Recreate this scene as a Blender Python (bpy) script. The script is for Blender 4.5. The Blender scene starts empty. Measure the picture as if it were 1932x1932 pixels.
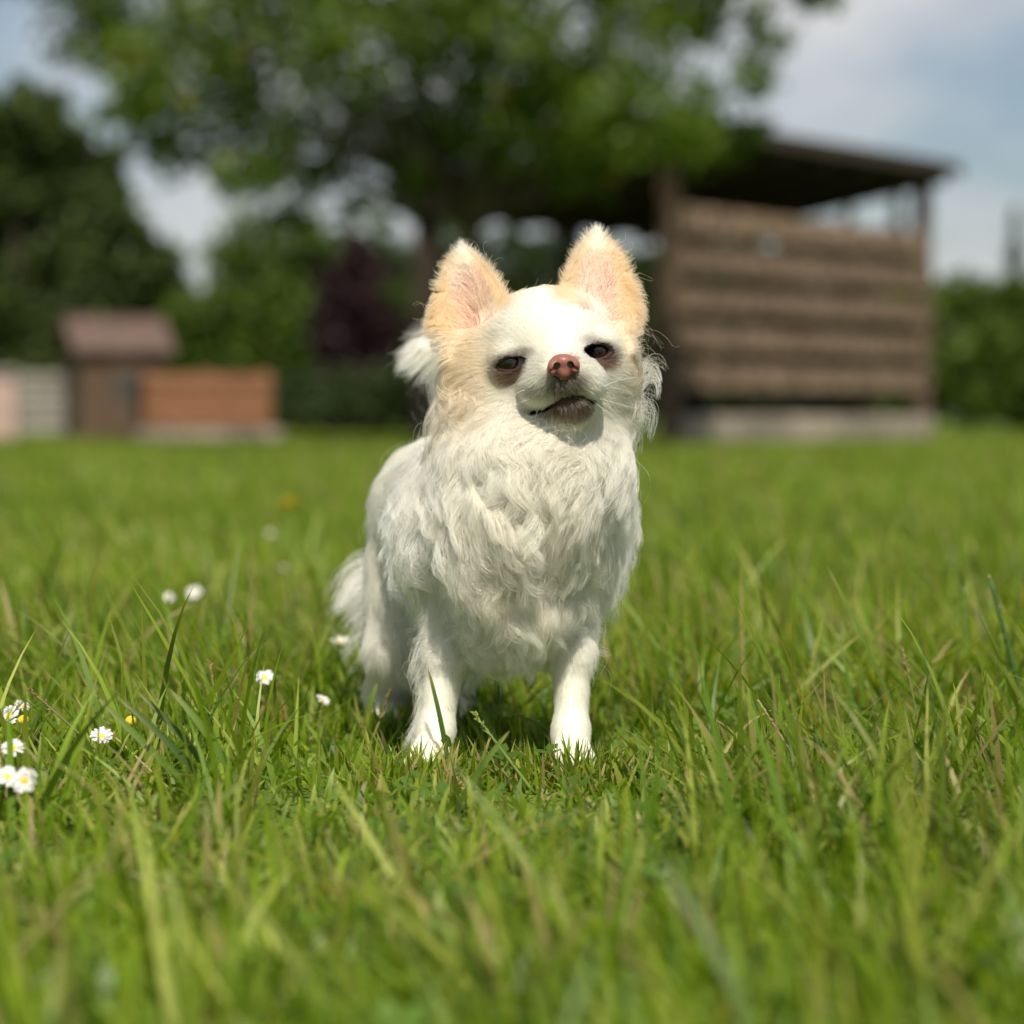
import bpy, math, random
import numpy as np
from mathutils import Vector, kdtree

# ------------------------------------------------------------------ camera, sky, sun, exposure
SC = bpy.context.scene
COL = SC.collection
R = math.radians
CAM_Y, CAM_H, FPX = -1.4, 0.207, 4620.0          # photo measured on a 1932 px wide copy
PITCH = math.atan((966 - 781) / FPX)             # horizon at row 781
cam = bpy.data.objects.new('camera', bpy.data.cameras.new('camera'))
COL.objects.link(cam)
cam.location = (0, CAM_Y, CAM_H)
cam.rotation_euler = (R(90) - PITCH, 0, 0)
cam.data.lens = 36.0 * FPX / 1932
cam.data.sensor_width = 36.0
cam.data.clip_start = 0.02
cam.data.clip_end = 3000
cam.data.dof.use_dof = True
cam.data.dof.focus_distance = 1.365
cam.data.dof.aperture_fstop = 5.3
SC.camera = cam

SUN_EL, SUN_AZ = R(54), R(7)                    # azimuth measured from behind the camera towards its right
sdir = Vector((math.sin(SUN_AZ) * math.cos(SUN_EL), -math.cos(SUN_AZ) * math.cos(SUN_EL), math.sin(SUN_EL)))
world = bpy.data.worlds.new('World'); SC.world = world; world.use_nodes = True
wn = world.node_tree.nodes; wl = world.node_tree.links
for n in list(wn): wn.remove(n)
w_out = wn.new('ShaderNodeOutputWorld'); w_bg = wn.new('ShaderNodeBackground')
w_sky = wn.new('ShaderNodeTexSky'); w_sky.sky_type = 'NISHITA'; w_sky.sun_disc = False
w_sky.sun_elevation = SUN_EL; w_sky.sun_rotation = math.pi - SUN_AZ
w_sky.air_density = 1.0; w_sky.dust_density = 1.2; w_sky.ozone_density = 1.0
w_tc = wn.new('ShaderNodeTexCoord'); w_map = wn.new('ShaderNodeMapping'); w_map.inputs['Scale'].default_value = (2.6, 2.6, 6.0)
w_map.inputs['Location'].default_value = (0.35, 0.0, 0.4)
w_no = wn.new('ShaderNodeTexNoise'); w_no.inputs['Scale'].default_value = 1.7; w_no.inputs['Detail'].default_value = 6; w_no.inputs['Roughness'].default_value = 0.55
w_rmp = wn.new('ShaderNodeValToRGB'); w_rmp.color_ramp.elements[0].position = 0.41; w_rmp.color_ramp.elements[1].position = 0.68
w_mix = wn.new('ShaderNodeMix'); w_mix.data_type = 'RGBA'; w_mix.inputs['B'].default_value = (8.0, 8.1, 8.3, 1)
wl.new(w_tc.outputs['Generated'], w_map.inputs['Vector']); wl.new(w_map.outputs['Vector'], w_no.inputs['Vector'])
wl.new(w_no.outputs['Fac'], w_rmp.inputs['Fac']); wl.new(w_rmp.outputs['Color'], w_mix.inputs['Factor'])
wl.new(w_sky.outputs['Color'], w_mix.inputs['A']); wl.new(w_mix.outputs['Result'], w_bg.inputs['Color'])
w_bg.inputs['Strength'].default_value = 0.066
wl.new(w_bg.outputs['Background'], w_out.inputs['Surface'])
sun = bpy.data.objects.new('sun', bpy.data.lights.new('sun', 'SUN')); COL.objects.link(sun)
sun.data.energy = 4.9; sun.data.angle = R(1.0); sun.data.color = (1.0, 0.94, 0.83)
sun.rotation_euler = (-sdir).to_track_quat('-Z', 'Y').to_euler()
sun.location = sdir * 30
SC.view_settings.view_transform = 'Standard'; SC.view_settings.look = 'None'
SC.view_settings.gamma = 1.0; SC.view_settings.use_curve_mapping = False
SC.view_settings.exposure = 0.34
SC.render.engine = 'CYCLES'
SC.cycles.use_denoising = True
SC.cycles.max_bounces = 10; SC.cycles.diffuse_bounces = 4; SC.cycles.transmission_bounces = 8
SC.cycles.sample_clamp_indirect = 6.0
SC.cycles_curves.shape = 'RIBBONS'; SC.cycles_curves.subdivisions = 2


DEV = ''
RNG = np.random.default_rng(7)
random.seed(7)

# ------------------------------------------------------------------ helpers
def ray(px, py):
    x, yv = (px - 966) / FPX, (966 - py) / FPX
    c, s = math.cos(PITCH), math.sin(PITCH)
    return np.array([x, c + yv * s, -s + yv * c])
def P(px, py, y):
    d = ray(px, py); k = (y - CAM_Y) / d[1]
    return np.array([0, CAM_Y, CAM_H]) + d * k
def G(px, py, z=0.0):
    """point of the ground sheet under a photo pixel"""
    d = ray(px, py); k = (z - CAM_H) / d[2]
    return np.array([0, CAM_Y, CAM_H]) + d * k
def norm(v): return v / np.maximum(np.linalg.norm(v, axis=-1, keepdims=True), 1e-9)

def tag(o, label=None, cat=None, group=None, kind=None):
    if label: o['label'] = label
    if cat: o['category'] = cat
    if group: o['group'] = group
    if kind: o['kind'] = kind
    return o
def empty(name, loc, rz=0):
    o = bpy.data.objects.new(name, None); COL.objects.link(o); o.location = tuple(float(v) for v in loc); o.rotation_euler = (0, 0, rz)
    o.empty_display_size = 0.05
    return o
def link(name, me, parent=None, mat=None):
    o = bpy.data.objects.new(name, me); COL.objects.link(o)
    if parent is not None: o.parent = parent
    if mat is not None and not me.materials: me.materials.append(mat)
    return o
def mesh_np(name, V, F, mat=None, col=None, smooth=True):
    """V (n,3); F list of arrays (m,k)"""
    me = bpy.data.meshes.new(name)
    if not isinstance(F, (list, tuple)): F = [F]
    F = [f for f in F if len(f)]
    nl = sum(f.size for f in F); nf = sum(len(f) for f in F)
    me.vertices.add(len(V)); me.vertices.foreach_set('co', np.asarray(V, np.float32).ravel())
    me.loops.add(nl); me.loops.foreach_set('vertex_index', np.concatenate([f.ravel() for f in F]).astype(np.int32))
    starts, tot = [], 0
    for f in F:
        starts.append(tot + np.arange(len(f)) * f.shape[1]); tot += f.size
    me.polygons.add(nf); me.polygons.foreach_set('loop_start', np.concatenate(starts).astype(np.int32))
    me.polygons.foreach_set('use_smooth', np.full(nf, smooth))
    if col is not None:
        a = me.attributes.new('col', 'FLOAT_COLOR', 'POINT')
        c = np.ones((len(V), 4), np.float32); c[:, :3] = col; a.data.foreach_set('color', c.ravel())
    me.update(calc_edges=True); me.validate()
    if mat: me.materials.append(mat)
    return me

class MB:
    """collects plain shapes into one mesh"""
    def __init__(s): s.v, s.f = [], []
    def add(s, V, F):
        o = len(s.v); s.v += [tuple(map(float, v)) for v in V]; s.f += [tuple(i + o for i in f) for f in F]
    def box(s, c, size, rz=0, bevel=0.0, jitter=0.0, axes=None):
        hx, hy, hz = [q / 2 for q in size]
        b = min(bevel, hx * .9, hy * .9, hz * .9)
        pts = []
        if b > 0:
            for z, ins in ((-hz, b), (-hz + b, 0), (hz - b, 0), (hz, b)):
                x, y = hx - ins, hy - ins
                pts += [(-x, -y, z), (x, -y, z), (x, y, z), (-x, y, z)]
            F = [(3, 2, 1, 0), (12, 13, 14, 15)]
            for k in range(3):
                for i in range(4):
                    j = (i + 1) % 4; F.append((4*k+i, 4*k+j, 4*k+4+j, 4*k+4+i))
        else:
            for z in (-hz, hz): pts += [(-hx, -hy, z), (hx, -hy, z), (hx, hy, z), (-hx, hy, z)]
            F = [(3, 2, 1, 0), (4, 5, 6, 7)] + [(i, (i+1) % 4, 4+(i+1) % 4, 4+i) for i in range(4)]
        V = []
        cs, sn = math.cos(rz), math.sin(rz)
        for x, y, z in pts:
            x += random.uniform(-jitter, jitter); z += random.uniform(-jitter, jitter)
            if axes is not None:
                q = np.array(c) + axes[0]*x + axes[1]*y + axes[2]*z; V.append(tuple(q))
            else: V.append((c[0] + x*cs - y*sn, c[1] + x*sn + y*cs, c[2] + z))
        s.add(V, F)
    def tube(s, pts, rad, seg=8, cap=True):
        pts = [np.array(p, float) for p in pts]; n = len(pts); base = len(s.v)
        rad = rad if hasattr(rad, '__len__') else [rad] * n
        up = np.array([0.31, 0.2, 0.93])
        for i, p in enumerate(pts):
            t = pts[min(i+1, n-1)] - pts[max(i-1, 0)]; t = t / max(np.linalg.norm(t), 1e-9)
            a = np.cross(t, up); a = np.cross(t, [1., 0, 0]) if np.linalg.norm(a) < 0.05 else a
            a /= np.linalg.norm(a); b = np.cross(t, a)
            for k in range(seg):
                th = 2*math.pi*k/seg; s.v.append(tuple(p + rad[i]*(a*math.cos(th) + b*math.sin(th))))
        for i in range(n-1):
            for k in range(seg):
                j = (k+1) % seg; s.f.append((base+i*seg+k, base+i*seg+j, base+(i+1)*seg+j, base+(i+1)*seg+k))
        if cap:
            s.f.append(tuple(base + k for k in range(seg))[::-1]); s.f.append(tuple(base + (n-1)*seg + k for k in range(seg)))
    def mesh(s, name, mat, smooth=False):
        me = bpy.data.meshes.new(name); me.from_pydata(s.v, [], s.f); me.update()
        if mat: me.materials.append(mat)
        if smooth: me.polygons.foreach_set('use_smooth', [True]*len(me.polygons))
        return me
    def build(s, name, mat, parent=None, smooth=False): return link(name, s.mesh(name, mat, smooth), parent)

# ------------------------------------------------------------------ materials
def newmat(name):
    m = bpy.data.materials.new(name); m.use_nodes = True
    return m, m.node_tree.nodes, m.node_tree.links, m.node_tree.nodes['Principled BSDF']
def noise_mat(name, c1, c2, scale=8, rough=0.8, bump=0.3, stretch=(1, 1, 1), spec=0.3, detail=6, c3=None, bump_dist=0.01):
    m, n, l, b = newmat(name)
    tc = n.new('ShaderNodeTexCoord'); mp = n.new('ShaderNodeMapping'); mp.inputs['Scale'].default_value = stretch
    no = n.new('ShaderNodeTexNoise'); no.inputs['Scale'].default_value = scale; no.inputs['Detail'].default_value = detail
    rp = n.new('ShaderNodeValToRGB'); rp.color_ramp.elements[0].position = .3; rp.color_ramp.elements[1].position = .7
    rp.color_ramp.elements[0].color = (*c1, 1); rp.color_ramp.elements[1].color = (*c2, 1)
    if c3: e = rp.color_ramp.elements.new(.5); e.color = (*c3, 1)
    oi = n.new('ShaderNodeObjectInfo'); hv = n.new('ShaderNodeHueSaturation')
    mr = n.new('ShaderNodeMapRange'); mr.inputs['To Min'].default_value = .75; mr.inputs['To Max'].default_value = 1.25
    l.new(oi.outputs['Random'], mr.inputs['Value']); l.new(mr.outputs['Result'], hv.inputs['Value'])
    bp = n.new('ShaderNodeBump'); bp.inputs['Strength'].default_value = bump; bp.inputs['Distance'].default_value = bump_dist
    l.new(tc.outputs['Object'], mp.inputs['Vector']); l.new(mp.outputs['Vector'], no.inputs['Vector'])
    l.new(no.outputs['Fac'], rp.inputs['Fac']); l.new(rp.outputs['Color'], hv.inputs['Color']); l.new(hv.outputs['Color'], b.inputs['Base Color'])
    l.new(no.outputs['Fac'], bp.inputs['Height']); l.new(bp.outputs['Normal'], b.inputs['Normal'])
    b.inputs['Roughness'].default_value = rough; b.inputs['Specular IOR Level'].default_value = spec
    return m
def leaf_mat(name, trans=0.35, rough=0.5, spec=0.3, tint=(1.15, 1.2, 0.5)):
    """colour from the mesh attribute 'col', light passing through the leaf"""
    m, n, l, b = newmat(name)
    at = n.new('ShaderNodeAttribute'); at.attribute_name = 'col'
    tr = n.new('ShaderNodeBsdfTranslucent'); mx = n.new('ShaderNodeMixShader'); mx.inputs['Fac'].default_value = trans
    mul = n.new('ShaderNodeMix'); mul.data_type = 'RGBA'; mul.blend_type = 'MULTIPLY'; mul.inputs['Factor'].default_value = 1; mul.inputs['B'].default_value = (*tint, 1)
    l.new(at.outputs['Color'], b.inputs['Base Color']); l.new(at.outputs['Color'], mul.inputs['A']); l.new(mul.outputs['Result'], tr.inputs['Color'])
    b.inputs['Roughness'].default_value = rough; b.inputs['Specular IOR Level'].default_value = spec
    out = n['Material Output']
    l.new(b.outputs['BSDF'], mx.inputs[1]); l.new(tr.outputs['BSDF'], mx.inputs[2]); l.new(mx.outputs['Shader'], out.inputs['Surface'])
    return m
def plain(name, c, rough=0.5, spec=0.4):
    m, n, l, b = newmat(name); b.inputs['Base Color'].default_value = (*c, 1); b.inputs['Roughness'].default_value = rough
    b.inputs['Specular IOR Level'].default_value = spec
    return m

# ------------------------------------------------------------------ ground and what stands round the lawn
gm = noise_mat('lawn_soil', (.040, .062, .009), (.115, .165, .015), scale=7, rough=.95, bump=.4, c3=(.075, .115, .012))
gd = MB(); gd.add([(-900, -60, 0), (900, -60, 0), (900, 1500, 0), (-900, 1500, 0)], [(0, 1, 2, 3)])
tag(gd.build('ground', gm), 'green ground stretching flat to the horizon', kind='structure')

old_wood = noise_mat('weathered_boards', (.04, .028, .019), (.30, .21, .145), scale=3, stretch=(1.0, 6, 6), rough=.85, bump=.5, c3=(.12, .08, .052))
post_wood = noise_mat('post_wood', (.06, .038, .025), (.16, .105, .07), scale=6, stretch=(8, 8, 1), rough=.85, bump=.5)
dark_wood = noise_mat('dark_wood', (.022, .016, .012), (.06, .042, .03), scale=6, stretch=(4, 4, 1), rough=.9, bump=.4)
roof_felt = noise_mat('roof_felt', (.014, .017, .010), (.035, .042, .022), scale=9, rough=.95, bump=.5)
pale_stone = noise_mat('pale_stone', (.18, .15, .115), (.34, .29, .23), scale=11, rough=.9, bump=.5)
hut_wood = noise_mat('hut_wood', (.055, .035, .022), (.13, .085, .05), scale=7, stretch=(8, 8, 1), rough=.85, bump=.4)
hut_roof = noise_mat('hut_roof_tiles', (.075, .048, .038), (.14, .092, .075), scale=12, rough=.9, bump=.5)
orange_wood = noise_mat('orange_boards', (.16, .07, .034), (.29, .135, .068), scale=6, stretch=(1, 9, 9), rough=.75, bump=.4)
white_paint = noise_mat('shaded_white_paint', (.20, .18, .155), (.33, .30, .265), scale=9, rough=.7, bump=.2)  # white paint toned down, the tree's shade is in its colour
pink_render = noise_mat('pink_render', (.26, .18, .15), (.38, .27, .23), scale=14, rough=.9, bump=.3)
glass_m = plain('dull_glass', (.06, .065, .06), .15, .5)
bark = noise_mat('bark', (.035, .028, .02), (.12, .095, .07), scale=14, stretch=(3, 3, .7), rough=.95, bump=.8, bump_dist=.02)
LEAF = leaf_mat('tree_leaf', .42, .5, .3, (1.25, 1.35, .35))
LEAFD = leaf_mat('dark_leaf', .18, .6, .25, (1.1, 1.1, .6))

def dep(px, py, d): return P(px, py, d + CAM_Y)
def gnd(px, d): q = P(px, 781, d + CAM_Y); return np.array([q[0], q[1], 0.0])

# --- open shelter seen corner on
def shelter():
    S = .885; N, Rr = gnd(1262, 19.3 * S), gnd(1738, 22.4 * S)
    u = Rr - N; Lw = np.linalg.norm(u); u = u / Lw; v = np.array([-u[1], u[0], 0.]); up = np.array([0, 0, 1.])
    D = 2.5 * S
    root = empty('wooden_shelter', N + (u * Lw + v * D) / 2)
    tag(root, 'open wooden shelter with dark sloping roof and brown board side at the lawn edge', 'shelter')
    o = np.array(root.location)
    A = lambda a, b, z: N + u * a + v * b + up * (.207 + (z - .207) * S if z > .3 else z) - o
    ax = (u, v, up)
    for (a, b, w, h, nm) in ((0, 0, .11, 2.28, post_wood), (Lw, 0, .11, 2.28, post_wood), (0, D, .15, 1.92, dark_wood), (Lw, D, .15, 1.92, dark_wood), (Lw * .5, D, .13, 1.92, dark_wood)):
        m = MB(); h = .207 + (h - .207) * S; m.box(N + u * a + v * b + up * h / 2 - o, (w, w, h), bevel=.012, axes=ax); m.build('post', nm, root)
    for i, z in enumerate((1.74, 1.43, 1.12, .81, .50)):
        m = MB(); m.box(A(Lw / 2, -.02 + random.uniform(-.01, .01), z), (Lw - .02, .045, .182 + random.uniform(-.02, .018)), bevel=.008, jitter=.006, axes=ax)
        m.build('board', old_wood, root)
    for k in range(5):
        m = MB(); m.box(A(Lw * (k + .5) / 5, -.03, .095), (Lw / 5 - .012, .16, .19), bevel=.015, jitter=.004, axes=ax); m.build('sill_stone', pale_stone, root)
    # mono-pitch roof, high along the board side
    ov = .22
    c = [A(-ov, -ov, 2.44), A(Lw + ov, -ov, 2.44), A(Lw + ov, D + ov, 1.98), A(-ov, D + ov, 1.98)]
    m = MB(); V = c + [q + up * .05 for q in c]
    m.add(V, [(3, 2, 1, 0), (4, 5, 6, 7), (0, 1, 5, 4), (1, 2, 6, 5), (2, 3, 7, 6), (3, 0, 4, 7)])
    rf = m.build('roof', roof_felt, root)
    for b, z in ((-ov - .012, 2.42), (D + ov + .012, 1.96)):
        m = MB(); m.box(A(Lw / 2, b, z), (Lw + 2 * ov, .022, .08), axes=ax); m.build('fascia', dark_wood, rf)
    for k in range(7):
        a = Lw * k / 6; p0, p1 = A(a, -ov + .02, 2.36), A(a, D + ov - .02, 1.90); w = p1 - p0; ln = np.linalg.norm(w); w /= ln
        m = MB(); m.box((p0 + p1) / 2, (.06, ln, .12), axes=(u, w, np.cross(u, w))); m.build('rafter', dark_wood, rf)
shelter()

# --- little hut on the left, low orange boarding beside it
def hut():
    root = empty('garden_hut', gnd(215, 20.0), R(24)); root.scale = (.84,) * 3; tag(root, 'small brown wooden hut with pinkish tiled roof under the dark tree', 'hut')
    w, d, h, rh = .82, .66, .88, .25
    m = MB(); m.box((0, 0, h / 2), (w, d, h)); 
    m.add([(-w/2, -d/2, h), (-w/2, d/2, h), (-w/2, 0, h + rh * .86), (w/2, -d/2, h), (w/2, d/2, h), (w/2, 0, h + rh * .86)], [(0, 2, 1), (3, 4, 5)])
    m.build('wall', hut_wood, root)
    for k in range(7):
        m = MB(); m.box((-w/2 + w * (k + .5) / 7, -d/2 - .012, h/2), (w/7 - .012, .02, h), bevel=.004); m.build('plank', hut_wood, root)
    dr = MB(); dr.box((.02, -d/2 - .034, .37), (.36, .022, .70), bevel=.006); dr = dr.build('door', post_wood, root)
    m = MB(); m.box((.02, -d/2 - .048, .50), (.2, .008, .2)); m.build('window', glass_m, dr)
    m = MB(); m.box((.16, -d/2 - .056, .36), (.02, .03, .08), bevel=.004); m.build('handle', dark_wood, dr)
    ov = .09; ang = math.atan2(rh, d / 2); ln = math.hypot(rh, d / 2) + .14
    rf = empty('roof', (0, 0, 0)); rf.parent = root
    for s in (-1, 1):
        for r in range(4):
            m = MB(); cs, sn = math.cos(ang), math.sin(ang); t = (r + .5) / 4 * ln
            ax = (np.array([1., 0, 0]), np.array([0, s * cs, -sn]), np.array([0, s * sn, cs]))
            m.box(np.array([0, s * t * cs, h + rh - t * sn + .035 + .004 * r]), (w + 2 * ov, ln / 4 + .02, .022), bevel=.004, jitter=.003, axes=ax)
            m.build('tile_course', hut_roof, rf)
    m = MB(); m.box((0, 0, h + rh + .05), (w + 2 * ov + .02, .07, .035), bevel=.01); m.build('ridge', hut_roof, rf)
hut()
def boarding():
    a, b = gnd(272, 19.4), gnd(512, 19.8); c = (a + b) / 2; ln = np.linalg.norm(b - a); rz = math.atan2(b[1] - a[1], b[0] - a[0])
    root = empty('timber_bed', c, rz); root.scale = (1, .86, .86); tag(root, 'low orange brown boarded timber bed to the right of the hut', 'timber bed')
    for k in range(4):
        m = MB(); m.box((0, 0, .17 + .125 * k), (ln, .05, .116), bevel=.008, jitter=.004); m.build('board', orange_wood, root)
    for x in (-.5, 0, .5):
        m = MB(); m.box((x * (ln - .1), .06, .32), (.08, .07, .62), bevel=.006); m.build('post', orange_wood, root)
    m = MB(); m.box((0, .4, .30), (ln - .04, .7, .56)); m.build('soil', noise_mat('bed_soil', (.03, .02, .012), (.07, .05, .03)), root)
    st = empty('stone_edging', gnd(380, 18.8), rz); st.scale = (.84,) * 3; tag(st, 'pale stone edging in front of the orange timber bed', 'edging')
    for k in range(6):
        m = MB(); m.box((-.62 + 1.36 * (k + .5) / 6, 0, .055), (1.36 / 6 - .012, .22, .11), bevel=.014, jitter=.005); m.build('stone', pale_stone, st)
boarding()
def white_fence():
    a, b = gnd(-260, 20.6), gnd(122, 20.2); c = (a + b) / 2; ln = np.linalg.norm(b - a); rz = math.atan2(b[1] - a[1], b[0] - a[0])
    root = empty('slatted_fence', c, rz); root.scale = (1, 1, .86); tag(root, 'low chalky white fence of horizontal slats left of the hut', 'fence')
    for k in range(6):
        m = MB(); m.box((0, 0, .10 + .098 * k), (ln, .022, .078), bevel=.005, jitter=.003); m.build('slat', white_paint, root)
    for x in (-.5, -.17, .17, .5):
        m = MB(); m.box((x * (ln - .08), .05, .33), (.07, .07, .66), bevel=.006); m.build('post', white_paint, root)
    g = gnd(8, 19.2); pr = empty('gate_pillar', g, .1); pr.scale = (.84,) * 3; tag(pr, 'pinkish rendered pillar at the edge in front of the white fence', 'pillar')
    m = MB(); m.box((0, 0, .30), (.24, .24, .60), bevel=.01); m.build('shaft', pink_render, pr)
    m = MB(); m.box((0, 0, .63), (.30, .30, .06), bevel=.012); m.build('cap', white_paint, pr)
white_fence()

# --- foliage
def leaf_mesh(name, C, size, col, mat, droop=.25, seed=0):
    r = np.random.default_rng(seed); n = len(C)
    d = r.normal(size=(n, 3)); d[:, 2] -= droop; d = norm(d)
    nn = r.normal(size=(n, 3)); nn[:, 2] += .7; s = norm(np.cross(d, nn)); up = np.cross(s, d)
    sz = (size * r.uniform(.65, 1.25, n))[:, None]
    V = np.stack([C - d * sz * .5, C + s * sz * .27 + up * sz * .05, C + d * sz * .5, C - s * sz * .27 + up * sz * .05], 1).reshape(-1, 3)
    F = np.arange(4 * n).reshape(n, 4)
    return mesh_np(name, V, F, mat, np.repeat(col, 4, 0), smooth=False)
def leaf_cols(n, a, b, r, accent=None, frac=0.0):
    t = r.random(n)[:, None]; c = np.array(a) * (1 - t) + np.array(b) * t; c = c * r.uniform(.75, 1.2, (n, 1))
    if accent is not None: m = r.random(n) < frac; c[m] = np.array(accent) * r.uniform(.8, 1.2, (m.sum(), 1))
    return c
def blob_points(c, rad, n, r, twigs=26, spread=.30):
    """leaves gathered on twigs spread through an ellipsoid"""
    k = max(4, int(n / twigs)); q = norm(r.normal(size=(k, 3))) * (r.random((k, 1)) ** .38)
    q = np.asarray(c) + q * rad; i = r.integers(0, k, n)
    return q[i] + r.normal(size=(n, 3)) * np.mean(rad) * spread * .55

def apple_tree():
    d0 = 15.2; base = gnd(884, d0); r = np.random.default_rng(5)
    root = empty('apple_tree', base); tag(root, 'large leafy tree arching over the shelter roof and across the sky', 'tree')
    B = [(190, 40, 110), (320, 130, 125), (330, 250, 95), (250, 190, 70), (470, 40, 150), (480, 200, 130), (590, 300, 95), (470, 330, 75), (640, 60, 130), (700, 240, 120),
         (820, 60, 130), (800, 260, 110), (770, 330, 60), (920, 250, 110), (940, 30, 120), (1010, 190, 125), (1090, 250, 120), (1100, 150, 90), (1180, 40, 100), (1200, 220, 110), (1290, 215, 100), (1340, 270, 70),
         (1310, 30, 90), (1400, 150, 55), (1420, 240, 42), (1440, 60, 60), (1060, 330, 60), (540, 420, 50), (660, 390, 40),
         (250, -130, 170), (520, -150, 200), (800, -160, 220), (1080, -140, 200), (1330, -110, 150), (1540, -20, 60), (1500, -110, 100), (600, -330, 220), (900, -350, 230), (1200, -310, 190), (60, -90, 120)]
    pts = []; tips = []
    for i, (px, py, rp) in enumerate(B):
        d = d0 + r.uniform(-1.3, 1.3) * (.5 if abs(px - 880) > 350 else 1); c = dep(px, py, d); k = d / FPX; rad = np.array([rp * k, rp * k * 1.35, rp * k * .82])
        n = int(830 * (rp / 120) ** 2.1 * (.62 if py < -60 else 1)); pts.append(blob_points(c, rad, n, r, 22, .36)); tips.append(c - base)
    pts = np.concatenate(pts) - base
    col = leaf_cols(len(pts), (.055, .105, .010), (.135, .195, .018), r, (.42, .22, .05), .004)
    link('crown', leaf_mesh('crown', pts, .092, col, LEAF, seed=2), root)
    m = MB(); fork = np.array([.02, .0, 1.35])
    m.tube([(0, 0, -.05), (.01, .02, .5), (-.02, 0, 1.0), fork], [.10, .075, .065, .06], 10); m.build('trunk', bark, root, True)
    for q in tips[::2]:
        mid1 = fork * .55 + q * .45 + r.normal(size=3) * .12 + np.array([0, 0, .12])
        m = MB(); m.tube([fork, fork * .78 + q * .22 + np.array([0, 0, .10]), mid1, q], [.045, .034, .022, .008], 6); m.build('limb', bark, root, True)
apple_tree()

def bushy(name, label, cat, blobs, d0, n0, size, ca, cb, mat, seed, px_base, group=None, accent=None, frac=0, trunk=True, twigs=24):
    r = np.random.default_rng(seed); base = gnd(px_base, d0); root = empty(name, base); tag(root, label, cat, group)
    pts = []; m = MB()
    for (px, py, rx, ry) in blobs:
        d = d0 + r.uniform(-.4, .4); c = dep(px, py, d); k = d / FPX; rad = np.array([rx, (rx + ry) * .5, ry]) * k
        pts.append(blob_points(c, rad, max(60, int(n0 * rx * ry / 1e4)), r, twigs, .34))
        cc = c - base; m.tube([(cc[0]*.2, cc[1]*.2, 0), (cc[0]*.6, cc[1]*.6, max(cc[2]*.6, .1)), tuple(cc)], [.05, .03, .01], 6)
    pts = np.concatenate(pts) - base; pts[:, 2] = np.maximum(pts[:, 2], .02)
    link('crown', leaf_mesh('crown', pts, size, leaf_cols(len(pts), ca, cb, r, accent, frac), mat, seed=seed), root)
    if trunk: m.build('trunk', bark, root, True)
    return root
def cols(x0, x1, y0, y1, step, rx, ry, jit, seed):
    r = random.Random(seed); out = []
    y = y0
    while y <= y1:
        x = x0 + r.uniform(0, step)
        while x <= x1: out.append((x + r.uniform(-jit, jit), y + r.uniform(-jit, jit), rx * r.uniform(.8, 1.2), ry * r.uniform(.8, 1.2))); x += step
        y += step * .8
    return out
# big dark tree at the left edge
bl = []
rr = random.Random(3)
for py in range(235, 800, 70):
    hw = 110 + (py - 230) * .50
    for px in np.arange(20 - 1.4 * hw, 20 + hw, 85): bl.append((px + rr.uniform(-20, 20), py + rr.uniform(-20, 20), 75, 62))
bushy('evergreen_tree', 'big dark green tree rising behind the hut at the left edge', 'tree', bl, 30.0, 1900, .17, (.028, .050, .010), (.075, .105, .018), LEAFD, 21, 20)
# lighter green tree between hut and purple shrub
bushy('leafy_tree', 'mid green bushy tree behind the orange timber bed', 'tree', [(480, 500, 90, 80), (400, 600, 80, 70), (520, 600, 100, 80), (600, 560, 70, 90), (450, 690, 110, 70), (560, 700, 90, 70), (560, 450, 60, 50), (380, 740, 80, 60), (500, 780, 120, 50), (620, 470, 60, 60)],
      27.0, 1900, .13, (.045, .085, .010), (.12, .175, .020), LEAF, 23, 500)
bushy('purple_shrub', 'dark purple leaved shrub beside the mid green tree', 'shrub', [(680, 500, 50, 60), (700, 580, 65, 70), (650, 620, 60, 60), (720, 680, 60, 70), (660, 700, 70, 60), (630, 560, 40, 50)],
      25.0, 2600, .10, (.018, .007, .010), (.038, .013, .019), LEAFD, 24, 680)
bushy('low_bush', 'low dark green bush at the foot of the purple shrub', 'bush', [(560, 760, 70, 50), (650, 760, 80, 60), (740, 750, 80, 70), (520, 735, 40, 40), (800, 740, 60, 70)],
      23.5, 2600, .10, (.018, .032, .008), (.045, .070, .014), LEAFD, 25, 650)
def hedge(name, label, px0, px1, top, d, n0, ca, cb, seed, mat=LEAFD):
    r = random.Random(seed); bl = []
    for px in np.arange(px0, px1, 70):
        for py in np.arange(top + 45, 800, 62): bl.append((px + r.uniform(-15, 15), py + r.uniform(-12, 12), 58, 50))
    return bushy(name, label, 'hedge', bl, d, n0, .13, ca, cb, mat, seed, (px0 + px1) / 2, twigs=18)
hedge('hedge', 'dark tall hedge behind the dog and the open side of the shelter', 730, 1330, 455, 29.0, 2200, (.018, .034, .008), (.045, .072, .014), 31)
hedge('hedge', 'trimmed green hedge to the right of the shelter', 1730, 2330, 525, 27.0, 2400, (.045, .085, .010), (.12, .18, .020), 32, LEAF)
hedge('hedge', 'green hedge with shade-darkened leaves seen through the gaps of the board side', 1330, 1740, 438, 30.0, 2000, (.008, .013, .004), (.024, .032, .008), 33, LEAFD)  # leaf colours darkened so the gaps between boards look shaded
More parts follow.
